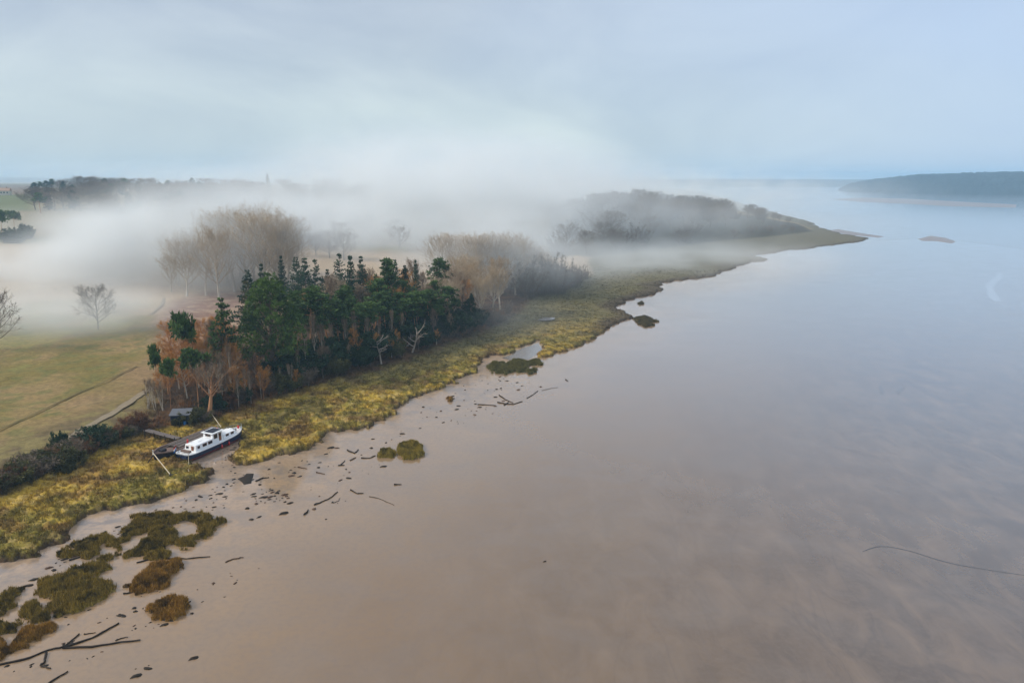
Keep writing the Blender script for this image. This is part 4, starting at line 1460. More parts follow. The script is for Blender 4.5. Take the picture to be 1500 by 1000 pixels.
ring_buoy('lifebuoy', 'red lifebuoy hung on the far side of the aft cabin roof', boat_pt(X(0.20), 1.45, 2.55), (0, 0, HEAD + 0.7), 0.4)
ring_buoy('lifebuoy', 'red lifebuoy by the wheelhouse front on the fore cabin roof', boat_pt(X(0.64), 0.75, 2.75), (0, 0.2, HEAD + 1.2), 0.4)
mb = MB()
for k in range(5):
    pass
mb.tube([(0, 0, 0.0), (0, 0, 0.12), (0, 0, 0.35), (0, 0, 0.6), (0, 0, 0.72)], [0.08, 0.2, 0.24, 0.18, 0.06], 10)
o = mb.build('fender_buoy', M['red'], None, True)
o.location = boat_pt(X(0.935), -0.2, 1.75)
tag(o, 'red round buoy fender stowed on the bow deck', 'fender')
for k, s in enumerate((0.50, 0.62)):
    mb = MB()
    mb.tube([(0, 0, -0.35), (0, 0, -0.28), (0, 0, 0.28), (0, 0, 0.35)], [0.05, 0.13, 0.13, 0.05], 9)
    mb.tube([(0, 0, 0.3), (0, 0.02, 0.75)], [0.02, 0.02], 5)
    o = mb.build('hanging_fender', M['red'], None, True)
    o.location = boat_pt(X(s), -bhalf(s) * 1.1 - 0.08, 0.6)
    tag(o, ('red fender hanging on the navy hull below the wheelhouse door', 'red fender hanging on the navy hull below the fore cabin')[k], 'fender')

# old barge
barge = thing('old_barge', 'old black open barge with weathered brown deck lying behind the white houseboat', 'boat', (-61.55, 131.3, 0.15), HEAD)
GL = 15.6


def ghalf(s):
    b = 2.05
    if s < 0.24:
        b *= max(0.04, 1 - (1 - s / 0.24) ** 2.0)
    if s > 0.88:
        b *= 1 - 0.35 * ((s - 0.88) / 0.12) ** 2
    return b


def gsheer(s):
    return 1.45 + 0.55 * max(0, 0.4 - s) ** 1.6 * 2


skin(hull_rings(GL, ghalf, [lambda s: (0.75, -0.2, 0.3 * (1 - s) ** 6), lambda s: (0.95, 0.35, 0.15 * (1 - s) ** 6), lambda s: (1.0, gsheer(s), -0.1 * (1 - s) ** 6)]), True).build('hull', M['tar'], barge, True)
skin(hull_rings(GL, ghalf, [lambda s: (1.03, gsheer(s) - 0.16, -0.1 * (1 - s) ** 6), lambda s: (1.04, gsheer(s) + 0.05, -0.12 * (1 - s) ** 6), lambda s: (0.90, gsheer(s) + 0.05, 0), lambda s: (0.89, gsheer(s) - 0.4, 0)])).build('gunwale', M['teak'], barge)
skin(hull_rings(GL, ghalf, [lambda s: (0.93, gsheer(s) - 0.5, 0), lambda s: (0.93, gsheer(s) - 0.36, 0)]), False, True).build('deck', M['teak'], barge)


def GX(s):
    return (s - 0.5) * GL


mb = MB()
rng = random.Random(4)
for k in range(26):
    mb.box((GX(0.30) + k * 0.335, rng.uniform(-.03, .03), 1.56 + rng.uniform(-.015, .015)), (0.31, 2.9, 0.07))
mb.box((GX(0.30) + 4.2, 1.5, 1.4), (8.9, 0.09, 0.5))
mb.box((GX(0.30) + 4.2, -1.5, 1.4), (8.9, 0.09, 0.5))
mb.build('hatch_cover', M['plank'], barge)
mb = MB()
mb.tube([(GX(0.16), 0.5, 1.75), (GX(0.93), 0.75, 1.72)], [0.08, 0.05], 7)
mb.tube([(GX(0.24), -0.6, 1.7), (GX(0.86), -0.2, 1.7)], [0.06, 0.05], 7)
mb.build('spar', M['bark'], barge)
mb = MB()
mb.tube([(GX(0.0) - 0.02, 0, 1.5), (GX(0.0) - 0.05, 0, 2.35)], [0.11, 0.1], 8)
mb.build('bow_post', M['white'], barge, True)
mb = MB()
mb.box((GX(0.13), 0, 1.62), (1.0, 1.0, 0.45))
mb.build('fore_hatch', M['tar'], barge, False, 0.05)
mb = MB()
mb.box((GX(0.93), 0, 1.6), (1.1, 2.2, 0.7))
mb.build('stern_box', M['plank'], barge, False, 0.04)


def pole(name, a, b, r0, r1, mat, label, cat, sag=0.0, extra=None):
    mb = MB()
    pts = []
    for k in range(9):
        q = k / 8
        pts.append((a[0] + (b[0] - a[0]) * q, a[1] + (b[1] - a[1]) * q, a[2] + (b[2] - a[2]) * q - sag * math.sin(math.pi * q)))
    mb.tube(pts, [r0 + (r1 - r0) * k / 8 for k in range(9)], 6)
    if extra:
        extra(mb)
    return tag(mb.build(name, mat, None, True), label, cat)


bp = (-61.55 + (GX(0) - 0.05) * math.cos(HEAD), 131.3 + (GX(0) - 0.05) * math.sin(HEAD))
e = P(251, 697, 0.9)
pole('mooring_pole', (bp[0], bp[1] - 0.2, 2.2), (e[0], e[1], hz(*e) + 0.2), 0.09, 0.09, M['rope'], 'pale pole running from the black barge bow down to the marsh', 'pole')
an = thing('anchor', 'dark rusty anchor lying in the marsh grass at the end of the pale pole', 'anchor', (e[0], e[1], hz(*e) + 0.25), 0.4)
mb = MB()
mb.tube([(-0.1, 0, 0.15), (0.9, 0.2, 0.25)], [0.07, 0.06], 6)
mb.build('shank', M['tar'], an)
mb = MB()
mb.tube([(-0.05, -0.6, 0.35), (-0.2, -0.35, 0.12), (-0.22, 0, 0.08), (-0.2, 0.35, 0.12), (-0.05, 0.6, 0.35)], [0.03, 0.09, 0.1, 0.09, 0.03], 6)
mb.build('flukes', M['tar'], an)
a, b = P(308, 601, 2.6), P(324, 626, 1.7)
pole('leaning_pole', (a[0], a[1], hz(*a) + 1.0), (b[0], b[1], 1.8), 0.08, 0.08, M['rope'], 'pale pole leaning from the gnarled tree to the far end of the black barge', 'pole')
a, b = P(225, 668, 1.2), P(216, 676, 0.9)
pole('stake', (a[0], a[1], 1.5), (b[0], b[1], hz(*b) - 0.1), 0.1, 0.1, M['drift'], 'dark stake propped against the black barge bow', 'stake')

a = boat_pt(X(0.985), 0.1, 1.95)
b = P(371, 635, 1.0)
pole('mooring_rope', a, (b[0], b[1], hz(*b) + 0.1), 0.045, 0.045, M['drift'], 'dark rope from the white boat bow into the marsh', 'rope', 0.5)
b = P(276, 690, 0.9)
pole('mooring_rope', boat_pt(X(0.03), -1.3, 1.5), (b[0], b[1], hz(*b) + 0.1), 0.035, 0.035, M['rope'], 'thin pale rope from the white boat stern to the marsh', 'rope', 0.4)
# jetty
g0, g1 = P(214, 629, 1.9), P(262, 643, 1.7)
ang = math.atan2(g1[1] - g0[1], g1[0] - g0[0])
Lg = math.dist(g0, g1)
jt = thing('jetty', 'narrow grey plank jetty leading from the bank to the black barge', 'jetty', ((g0[0] + g1[0]) / 2, (g0[1] + g1[1]) / 2, 0.6), ang)
mb = MB()
k = -Lg / 2
while k < Lg / 2:
    mb.box((k, rng.uniform(-.03, .03), 1.25 + rng.uniform(-.01, .01)), (0.2, 1.25, 0.05))
    k += 0.225
mb.build('planking', M['plank'], jt)
for y in (-0.5, 0.5):
    mb = MB()
    mb.box((0, y, 1.12), (Lg, 0.12, 0.18))
    mb.build('bearer', M['drift'], jt)
for x in (-Lg / 2 + 0.4, -Lg / 6, Lg / 6, Lg / 2 - 0.4):
    for y in (-0.55, 0.55):
        mb = MB()
        mb.tube([(x, y * 1.1, -0.9), (x, y * 1.1, 1.5)], [0.09, 0.08], 7)
        mb.build('post', M['drift'], jt)
# shed
sx_, sy_ = P(262, 612, 2.4)
sz = hz(sx_, sy_)
sh = thing('shed', 'small dark blue wooden shed with grey felt roof behind the jetty', 'shed', (sx_, sy_ + 1.2, sz), R(8))
mb = MB()
mb.box((0, 0, 1.0), (3.6, 2.3, 2.2))
wl_ = mb.build('wall', M['shedwall'], sh)
mb = MB()
for k in range(12):
    mb.box((-1.83, -1.05 + k * 0.19, 1.0), (0.05, 0.17, 2.18))
mb.build('side_boards', M['shedgrey'], sh)
mb = MB()
mb.v += [(-2.05, -1.45, 2.0), (2.05, -1.45, 2.0), (2.05, 1.4, 2.62), (-2.05, 1.4, 2.62), (-2.05, -1.45, 2.14), (2.05, -1.45, 2.14), (2.05, 1.4, 2.76), (-2.05, 1.4, 2.76)]
mb.t += [0.5] * 8
mb.f += [(3, 2, 1, 0), (4, 5, 6, 7), (0, 1, 5, 4), (1, 2, 6, 5), (2, 3, 7, 6), (3, 0, 4, 7)]
mb.build('roof', M['shedroof'], sh)
mb = MB()
mb.box((-0.5, -1.17, 0.95), (0.85, 0.06, 1.8))
dd = mb.build('door', M['shedwall'], sh)
mb = MB()
mb.box((-0.2, -1.22, 0.95), (0.05, 0.06, 0.15))
mb.build('handle', M['metal'], dd)
mb = MB()
mb.tube([(0, 0, 0), (0, 0, 0.05), (0, 0, 0.45), (0, 0, 0.85), (0, 0, 0.9)], [0.26, 0.29, 0.31, 0.29, 0.26], 14)
o = mb.build('water_barrel', M['bluebarrel'], None, True)
o.location = (sx_ + 1.3, sy_ - 0.4, sz - 0.02)
tag(o, 'bright blue plastic barrel standing at the shed front', 'barrel')

# far house at the left edge
hx_, hy_, hzz = ground_at(6, 286)
hs = thing('house', 'distant cream house with orange roof at the far left edge', 'house', (hx_, hy_, hzz), 0.3)
mb = MB()
mb.box((0, 0, 2.6), (15, 8, 5.6))
wl_ = mb.build('wall', M['render'], hs)
for x in (-5, -1.6, 1.6, 5):
    f = MB()
    f.box((x, -4.02, 3.3), (1.5, 0.1, 1.6))
    f.build('window', M['glass'], hs)
mb = MB()
for y0 in (-4.6, 4.6):
    pass
mb.v += [(-7.9, -4.6, 5.3), (7.9, -4.6, 5.3), (7.9, 4.6, 5.3), (-7.9, 4.6, 5.3), (-7.9, 0, 9.0), (7.9, 0, 9.0)]
mb.t += [0.5] * 6
mb.f += [(0, 1, 5, 4), (2, 3, 4, 5), (0, 4, 3), (1, 2, 5), (3, 2, 1, 0)]
rf = mb.build('roof', M['brickred'], hs)
mb = MB()
mb.box((4, 0, 9.2), (1, 1, 2))
mb.build('chimney', M['brickred'], rf)

# ------------------------------------------------------------------ grass islands on the mud
def z6(pts):
    return [(x / 3.572, 720 + y / 3.572) for x, y in pts]


def island(px_pts, label, seed, hmax=0.38, gold=0.3, group=None, blades=9, cols=((0.075, 0.055, 0.012), (0.17, 0.12, 0.025))):
    poly = [P(px, py, 0.15) for px, py in px_pts]
    xs, ys = [p[0] for p in poly], [p[1] for p in poly]
    w_ = max(max(xs) - min(xs), max(ys) - min(ys))
    st = max(0.16, w_ / 70)
    gx, gy = np.arange(min(xs) - 0.6, max(xs) + 0.6, st), np.arange(min(ys) - 0.6, max(ys) + 0.6, st)
    GXX, GYY = np.meshgrid(gx, gy)
    X_, Y_ = GXX.ravel(), GYY.ravel()
    X_ = X_ + (fbm(X_ * 3, Y_ * 3, seed) - 0.5) * st
    S_ = sdf(poly, X_, Y_) + (fbm(X_ * 1.3, Y_ * 1.3, seed + 3, 4) - 0.5) * 2.1 - 1.4 * sstep(0.62, 0.75, fbm(X_ * 0.8, Y_ * 0.8, seed + 21, 3)) * min(1, max(0, w_ - 3) / 4)
    H_ = -0.12 + (hmax + 0.12) * sstep(-0.25, 0.75, S_) + (fbm(X_ * 1.2, Y_ * 1.2, seed + 7, 3) - 0.5) * 0.75 * sstep(0, 0.6, S_)
    na = len(gx)
    ii = (np.arange(len(gy) - 1)[:, None] * na + np.arange(na - 1)[None, :]).ravel()
    Q = np.stack([ii, ii + 1, ii + na + 1, ii + na], 1)
    Q = Q[(S_[Q] > -0.3).any(1)]
    used, inv = np.unique(Q, return_inverse=True)
    Q = inv.reshape(-1, 4)
    X_, Y_, S_, H_ = X_[used], Y_[used], S_[used], H_[used]
    tone = np.clip(fbm(X_ * 1.1, Y_ * 1.1, seed + 9, 3) * 3.0 - 1.25 + gold + 0.4 * sstep(1.2, 0.3, S_), 0, 1)[:, None]
    ca, cb = np.array(cols[0])[None, :], np.array(cols[1])[None, :]
    colr = ca * (1 - tone) + cb * tone
    colr = np.where((S_ < 0.05)[:, None], np.array([[0.05, 0.035, 0.02]]), colr)
    T = np.concatenate([Q[:, [0, 1, 2]], Q[:, [0, 2, 3]]])
    rs_ = np.random.RandomState(seed)
    pick = np.nonzero(S_ > 0.1)[0]
    pick = pick[rs_.randint(0, len(pick), min(14000, len(pick) * blades))]
    k = len(pick)
    c_ = np.stack([X_[pick] + rs_.uniform(-st, st, k), Y_[pick] + rs_.uniform(-st, st, k), H_[pick] - 0.03], 1)
    az = rs_.uniform(0, 6.28, k)
    h_ = rs_.uniform(0.18, 0.55, k) * (0.6 + tone[pick, 0] * 0.6)
    ln = rs_.uniform(0.0, 0.6, k) * h_
    tip = c_ + np.stack([np.cos(az) * ln, np.sin(az) * ln, h_], 1)
    a2 = rs_.uniform(0, 6.28, k)
    sd_ = np.stack([np.cos(a2), np.sin(a2), np.zeros(k)], 1) * rs_.uniform(0.025, 0.07, k)[:, None]
    bv = np.stack([c_ - sd_, c_ + sd_, tip], 1).reshape(-1, 3)
    bf = np.arange(3 * k).reshape(-1, 3) + len(X_)
    bc = np.repeat(colr[pick] * rs_.uniform(0.65, 1.5, (k, 1)), 3, 0)
    V_ = np.concatenate([np.stack([X_, Y_, H_], 1), bv])
    o_ = np_mesh('grass_island', V_, np.concatenate([T, bf]), M['grass'], np.concatenate([colr, bc]), False)
    return tag(o_, label, 'grass island', group)


OL = ((0.06, 0.044, 0.012), (0.25, 0.17, 0.03))
BR = ((0.08, 0.045, 0.012), (0.32, 0.17, 0.03))
island(z6([(900, 170), (860, 165), (860, 150), (920, 122), (1000, 105), (1060, 110), (1115, 135), (1178, 152), (1140, 185), (1110, 215), (1060, 240), (1010, 285), (975, 297), (915, 275), (950, 248), (1035, 228), (1052, 190), (1035, 165), (990, 148), (940, 150)]), 'curved olive grass island wrapping round a bare mud hollow', 101, cols=OL)
island(z6([(610, 232), (650, 190), (695, 165), (680, 132), (740, 114), (830, 105), (915, 108), (915, 140), (860, 160), (780, 195), (700, 230), (660, 265), (622, 258)]), 'dark olive grass island topmost of the cluster beside the curved one', 102, gold=0.1, cols=OL)
island(z6([(608, 325), (650, 312), (705, 290), (710, 268), (780, 245), (768, 205), (835, 172), (922, 190), (928, 255), (880, 285), (878, 345), (800, 352), (770, 330), (700, 345), (640, 342)]), 'dark ragged grass island in the middle of the cluster, below the curved one', 103, gold=0.15, cols=OL)
island(z6([(655, 478), (690, 465), (735, 440), (760, 400), (800, 375), (880, 355), (960, 352), (978, 390), (890, 430), (908, 475), (830, 512), (760, 528), (690, 532), (662, 505)]), 'rusty brown grass island with a long stick lying across its top', 104, cols=BR)
island(z6([(783, 600), (830, 575), (905, 543), (980, 568), (1002, 602), (950, 640), (890, 674), (792, 664)]), 'round golden-brown grass island lying alone nearest the viewer', 105, cols=BR)
island(z6([(300, 330), (340, 300), (400, 258), (480, 230), (557, 222), (615, 262), (620, 300), (560, 270), (525, 285), (530, 338), (450, 346), (400, 332), (330, 352)]), 'small olive grass island with golden knob just under the marsh bank', 106, cols=OL)
island(z6([(175, 540), (190, 490), (240, 445), (330, 430), (400, 390), (480, 372), (572, 368), (578, 402), (490, 430), (520, 452), (602, 468), (603, 512), (520, 572), (440, 612), (350, 632), (290, 640), (240, 600), (270, 570), (200, 550)]), 'largest golden-green grass island of the near left cluster', 107, gold=0.35, cols=OL)
island(z6([(85, 632), (140, 588), (200, 578), (260, 632), (315, 642), (250, 682), (200, 672), (130, 672)]), 'small dark grass island hugging the lower left side of the largest one', 108, gold=0.1, cols=OL)
island(z6([(-60, 790), (0, 775), (70, 790), (80, 742), (150, 702), (230, 688), (278, 705), (230, 745), (170, 790), (90, 830), (0, 872), (-60, 900)]), 'brown grass island above the forked driftwood branch, cut by the left edge', 109, cols=BR)
island(z6([(-60, 570), (0, 550), (60, 515), (130, 488), (136, 502), (80, 545), (72, 600), (20, 640), (-60, 660)]), 'dark grass island at the left edge with a thin pointed tail', 110, gold=0.1, cols=OL)
island(z6([(-60, 700), (0, 680), (40, 670), (104, 690), (90, 722), (20, 742), (-60, 760)]), 'low olive grass island at the left edge below the pointed one', 111, gold=0.15, cols=OL)
island(z6([(505, 355), (540, 332), (580, 322), (586, 342), (545, 366), (510, 370)]), 'tiny oval grass tuft between the largest island and the cluster above it', 112, cols=OL)
island(z6([(740, 340), (790, 318), (870, 318), (880, 345), (830, 352), (760, 356)]), 'small bright olive tuft touching the upper end of the long stick', 114, gold=0.4, cols=OL)
GOLD = ((0.1, 0.08, 0.02), (0.3, 0.22, 0.04))
island([(552, 663), (558, 657), (570, 656), (580, 661), (579, 668), (565, 671), (555, 669)], 'small oval golden grass island, left one of a touching pair on open mud', 121, cols=GOLD)
island([(580, 662), (584, 652), (598, 648), (613, 650), (621, 657), (619, 667), (606, 672), (589, 671)], 'round golden grass island, right and larger one of a touching pair', 122, cols=GOLD, hmax=0.55)
GR = ((0.08, 0.075, 0.025), (0.15, 0.13, 0.04))
island([(714, 538), (722, 530), (738, 531), (752, 536), (755, 544), (740, 548), (722, 546)], 'largest green oval grass island below the tidal pool', 131, cols=GR)
island([(743, 531), (752, 526), (766, 527), (775, 535), (772, 545), (756, 545), (752, 536)], 'green grass island touching the largest one below the tidal pool', 132, cols=GR)
island([(771, 530), (782, 526), (794, 529), (793, 534), (778, 535)], 'small flat green grass island right of the pair below the tidal pool', 133, cols=GR)
island([(771, 543), (784, 540), (786, 545), (776, 548)], 'tiny green grass island at the lower right of the pool group', 134, cols=GR)
island([(655, 583), (662, 581), (666, 584), (660, 587)], 'single small rusty grass tuft alone on pale mud', 141, cols=BR)
island([(926, 466), (945, 463), (966, 470), (952, 473), (932, 472)], 'brown low grass island off the end of the dark marsh spur', 142, cols=((0.07, 0.055, 0.03), (0.12, 0.095, 0.04)))
island([(936, 474), (950, 472), (957, 476), (946, 479)], 'smaller brown grass island just below the one off the spur', 143, cols=((0.07, 0.055, 0.03), (0.12, 0.095, 0.04)))
island([(934, 444), (941, 442), (943, 445), (937, 446)], 'speck of brown grass on mud in the notch above the dark spur', 144, cols=((0.07, 0.055, 0.03), (0.12, 0.095, 0.04)))

# ------------------------------------------------------------------ driftwood and scraps
def drift(name, lines, r, mat, label, cat='driftwood', lift=0.0, taper=0.45):
    mb = MB()
    rg = random.Random(len(label) * 7 + int(lines[0][0][0]))
    for ln in lines:
        pts = [P(*p) for p in ln]
        fine = []
        for (x0, y0), (x1, y1) in zip(pts[:-1], pts[1:]):
            for k in range(4):
                q = k / 4
                fine.append((x0 + (x1 - x0) * q + rg.gauss(0, .05), y0 + (y1 - y0) * q + rg.gauss(0, .05)))
        fine.append(pts[-1])
        n_ = len(fine)
        pp = [(x, y, max(hz(x, y), 0) + r * 0.5 + lift + rg.uniform(0, .05)) for x, y in fine]
        mb.tube(pp, [r * (1 - taper * k / (n_ - 1)) * rg.uniform(0.8, 1.15) for k in range(n_)], 6)
    return tag(mb.build(name, mat, None, True), label, cat)


drift('driftwood_branch', [z6([(-60, 920), (0, 905), (130, 880), (250, 832), (335, 812), (415, 745)]), z6([(335, 815), (480, 768), (560, 725), (622, 688)]), z6([(330, 818), (480, 812), (600, 795), (735, 778)]), z6([(245, 845), (235, 888), (210, 912), (265, 926)])], 0.135, M['drift'], 'large dark forked driftwood branch spread over the mud at bottom left')
drift('driftwood_stick', [z6([(715, 372), (800, 352), (870, 350)]), z6([(870, 350), (980, 350), (1100, 340)])], 0.11, M['drift'], 'long straight dark stick lying across a rusty grass island')
drift('driftwood_stick', [z6([(250, 1010), (300, 975), (355, 940)])], 0.11, M['drift'], 'short dark stick at the bottom edge under the forked branch')
drift('driftwood_stick', [z6([(640, 536), (690, 528)])], 0.12, M['drift'], 'stubby stick poking from the lower left of the rusty island')
drift('driftwood_stick', [z6([(365, 360), (430, 340)])], 0.12, M['drift'], 'short stick at the foot of the small island under the bank')
drift('driftwood_stick', [z6([(435, 745), (500, 737)])], 0.07, M['drift'], 'thin stick between the two upper arms of the forked branch')
drift('driftwood_stick', [z6([(610, 775), (640, 765), (670, 763)])], 0.07, M['drift'], 'thin bent twig right of the forked branch')
drift('driftwood_stick', [z6([(1180, 370), (1215, 355), (1275, 345)])], 0.09, M['weed_red'], 'reddish stick on open mud at the end of a scrap row')


def z3(pts):
    return [(300 + x / 4.6875, 600 + y / 4.6875) for x, y in pts]


drift('driftwood_stick', [z3([(750, 655), (800, 635), (860, 608), (912, 565)])], 0.12, M['drift'], 'curved dark driftwood bough alone on the mud below the marsh')
drift('driftwood_stick', [z3([(685, 722), (710, 688)])], 0.16, M['drift'], 'thick short log below the curved driftwood bough')
drift('driftwood_stick', [z3([(880, 640), (915, 628), (930, 605)])], 0.05, M['weed'], 'thin pale curved twig right of the driftwood bough')
drift('driftwood_stick', [z3([(1000, 550), (1050, 578)]), z3([(1050, 573), (1090, 575)])], 0.11, M['drift'], 'bent dark stick pointing toward open mud')
drift('driftwood_stick', [z3([(1125, 596), (1190, 608), (1250, 632), (1300, 655)])], 0.05, M['weed'], 'long thin root trailing over open mud below the grass pair')
drift('driftwood_stick', [z3([(1075, 332), (1130, 334), (1172, 316)])], 0.12, M['drift'], 'curved dark branch touching the left of the golden grass pair')
drift('driftwood_stick', [z3([(925, 385), (962, 350)]), z3([(915, 383), (960, 382)])], 0.12, M['drift'], 'forked stick standing out left of the golden grass pair')
drift('driftwood_stick', [z3([(980, 278), (1030, 300), (1055, 275)]), z3([(1030, 300), (985, 285)])], 0.14, M['drift'], 'knotty forked wood above the curved dark branch')
drift('driftwood_stick', [z3([(1000, 348), (1038, 328)])], 0.13, M['weed_red'], 'short brown log between two forked sticks')
drift('driftwood_stick', [z3([(350, 492), (400, 470), (440, 466)])], 0.15, M['drift'], 'black log pointing from the dark seaweed mat')
drift('driftwood_stick', [z3([(640, 395), (700, 408)])], 0.13, M['weed_red'], 'brown log on mud under the marsh corner')
drift('driftwood_stick', [z3([(770, 430), (825, 443)])], 0.12, M['weed_red'], 'reddish log right of the brown one under the marsh corner')
drift('driftwood_stick', [z3([(1300, 515), (1350, 514)])], 0.12, M['drift'], 'short level stick far right of the bent dark stick')
drift('driftwood_stick', [z3([(1418, 205), (1419, 225)])], 0.09, M['drift'], 'thin upright stake behind the round golden island')


def z4(pts):
    return [(640 + x / 4.1667, 430 + y / 4.1667) for x, y in pts]


drift('driftwood_branch', [z4([(380, 620), (420, 648), (465, 668)]), z4([(370, 665), (430, 675), (470, 676), (522, 658)]), z4([(410, 682), (440, 660)])], 0.14, M['drift'], 'crooked driftwood branch with three arms on the pale mud right of the marsh')
drift('driftwood_stick', [z4([(250, 678), (310, 680), (360, 684)])], 0.12, M['drift'], 'level dark stick left of the crooked three-armed branch')
drift('driftwood_stick', [z4([(550, 640), (585, 618), (616, 594)])], 0.1, M['weed'], 'slanting grey pole right of the crooked three-armed branch')
drift('driftwood_stick', [z4([(640, 592), (690, 580), (740, 572)])], 0.05, M['weed'], 'faint thin trailing root right of the slanting grey pole')
drift('driftwood_stick', [z4([(785, 525), (800, 537)])], 0.12, M['drift'], 'tiny stick far out on the mud past the pool group')
drift('fallen_log', [[(553, 534), (575, 527), (600, 518)]], 0.35, M['dead'], 'pale fallen trunk along the marsh below the dead trees', 'log')
drift('fallen_log', [[(605, 516), (630, 508), (650, 500), (672, 491)]], 0.35, M['dead'], 'long bleached fallen trunk at the marsh edge right of the dead trees', 'log')
drift('fallen_log', [[(508, 546), (526, 541), (548, 536)]], 0.22, M['dead'], 'thin greyish fallen trunk left end of the pale strand logs', 'log')
o = drift('fallen_log', [[(345, 551), (352, 543), (360, 530)]], 0.1, M['bark_pine'], 'thin broken orange trunk leaning in the undergrowth', 'log', 1.0)


def scrap_mesh(seed):
    rg = random.Random(seed)
    mb = MB()
    n_, rings = 9, [(1.0, 0.0), (0.85, 0.55), (0.4, 1.0)]
    prof = [rg.uniform(0.45, 1.25) for _ in range(n_)]
    st_ = rg.uniform(1.0, 2.3)
    for f, zz in rings:
        for k in range(n_):
            a_ = 2 * math.pi * k / n_
            q = prof[k] * f * rg.uniform(0.85, 1.15)
            mb.v.append((math.cos(a_) * q * st_ * 0.5, math.sin(a_) * q * 0.5, zz * 0.32 * rg.uniform(0.7, 1.2) - 0.04))
            mb.t.append(0.5)
    for r_ in range(2):
        for k in range(n_):
            mb.f.append((r_ * n_ + k, r_ * n_ + (k + 1) % n_, (r_ + 1) * n_ + (k + 1) % n_, (r_ + 1) * n_ + k))
    mb.f.append(tuple(2 * n_ + k for k in range(n_)))
    return mb.mesh('seaweed_scrap', M['weed'] if seed % 4 else M['weed_red'], True)


SC = [scrap_mesh(k) for k in range(8)]


def scraps(poly_px, n_, seed, label, group, smin, smax, clump=None):
    rg = random.Random(seed)
    poly = [P(*p) for p in poly_px]
    pts = []
    if clump:
        cs = jitter_poly(poly, clump, seed + 1, 3)
        while len(pts) < n_:
            c_ = rg.choice(cs)
            ln = rg.gauss(0, 1.8)
            pts.append((c_[0] + ln * 0.8 + rg.gauss(0, .4), c_[1] + ln * 0.35 + rg.gauss(0, .4)))
    else:
        pts = jitter_poly(poly, n_, seed, 0.8)
    for x, y in pts:
        if sdf(COAST, np.array([x]), np.array([y]))[0] > 0.5:
            continue
        o_ = bpy.data.objects.new('seaweed_scrap', rg.choice(SC))
        COL.objects.link(o_)
        s_ = smin + (smax - smin) * rg.random() ** 2.2
        o_.scale = (s_, s_, s_)
        o_.location = (x, y, 0)
        o_.rotation_euler = (0, 0, rg.gauss(0.45, 0.5))
        tag(o_, label, 'seaweed', group)


scraps([(345, 690), (480, 655), (560, 640), (640, 585), (640, 620), (560, 690), (480, 760), (380, 780), (330, 740)], 75, 3, 'small dark scrap of weed on the mud below the marsh right of the boats', 'weed scraps right of the boats', 0.18, 0.75)
scraps([(370, 715), (420, 720), (425, 735), (372, 738)], 26, 4, 'black scrap in the dense drift of weed on the mud below the boats', 'dense drift of weed scraps', 0.25, 0.85)
scraps([(600, 600), (690, 560), (715, 535), (745, 545), (800, 570), (700, 620), (640, 640)], 60, 5, 'small dark scrap on the pale mud below the narrow marsh and pool', 'weed scraps below the pool', 0.2, 0.7)
scraps([(20, 1000), (60, 930), (150, 880), (240, 850), (330, 810), (390, 820), (330, 860), (240, 930), (230, 1000)], 62, 6, 'small black scrap around the forked driftwood branch and nearest islands', 'scraps round the forked branch', 0.18, 0.55, 16)
scraps([(0, 880), (100, 805), (240, 738), (310, 712), (345, 700), (335, 745), (220, 755), (60, 850)], 62, 7, 'dark scrap on the wet mud between the marsh bank and the islands', 'scraps under the marsh bank', 0.2, 0.7)
scraps([(320, 660), (345, 650), (345, 690), (310, 700)], 18, 8, 'dark scrap on the mud of the boat berth', 'scraps in the boat berth', 0.2, 0.6)
for px, py, s_, lb in [(1000 / 1, 0, 0, None)][:0] + [(362, 701, 3.2, 'large flat mat of black seaweed near the boats'), (284, 964, 0.55, 'lone black stone far from the islands near the bottom'), (241, 915, 0.5, 'black stone just under the round golden-brown island'),
                                                        (798, 822, 0.3, 'tiny black speck alone on the open mud in the middle'), (416, 752, 0.8, 'black stump on the mud below the dense weed'), (485, 656, 0.8, 'brown stump at the foot of the marsh corner'), (200, 990, 0.6, 'black clod at the bottom edge right of the short stick')]:
    x, y = P(px, py)
    o = bpy.data.objects.new('seaweed_mat' if s_ > 3 else 'mud_stone', SC[1 if s_ > 3 else 5])
    COL.objects.link(o)
    o.location, o.scale, o.rotation_euler = (x, y, 0), (s_, s_ * (1.6 if s_ > 3 else 1), s_ * (0.3 if s_ > 3 else 1.2)), (0, 0, 0.5)
    tag(o, lb, 'seaweed' if s_ > 3 else 'stone')

# shallow runnels in the mud
mr = plain('dark_runnel_mud', (0.062, 0.043, 0.03), 0.25, 0.42, 0.2, 0.5)

for n_ in mr.node_tree.nodes:
    if n_.type == 'BSDF_PRINCIPLED':
        n_.inputs['Coat Weight'].default_value, n_.inputs['Coat IOR'].default_value, n_.inputs['Coat Roughness'].default_value = 0.9, 1.33, 0.15


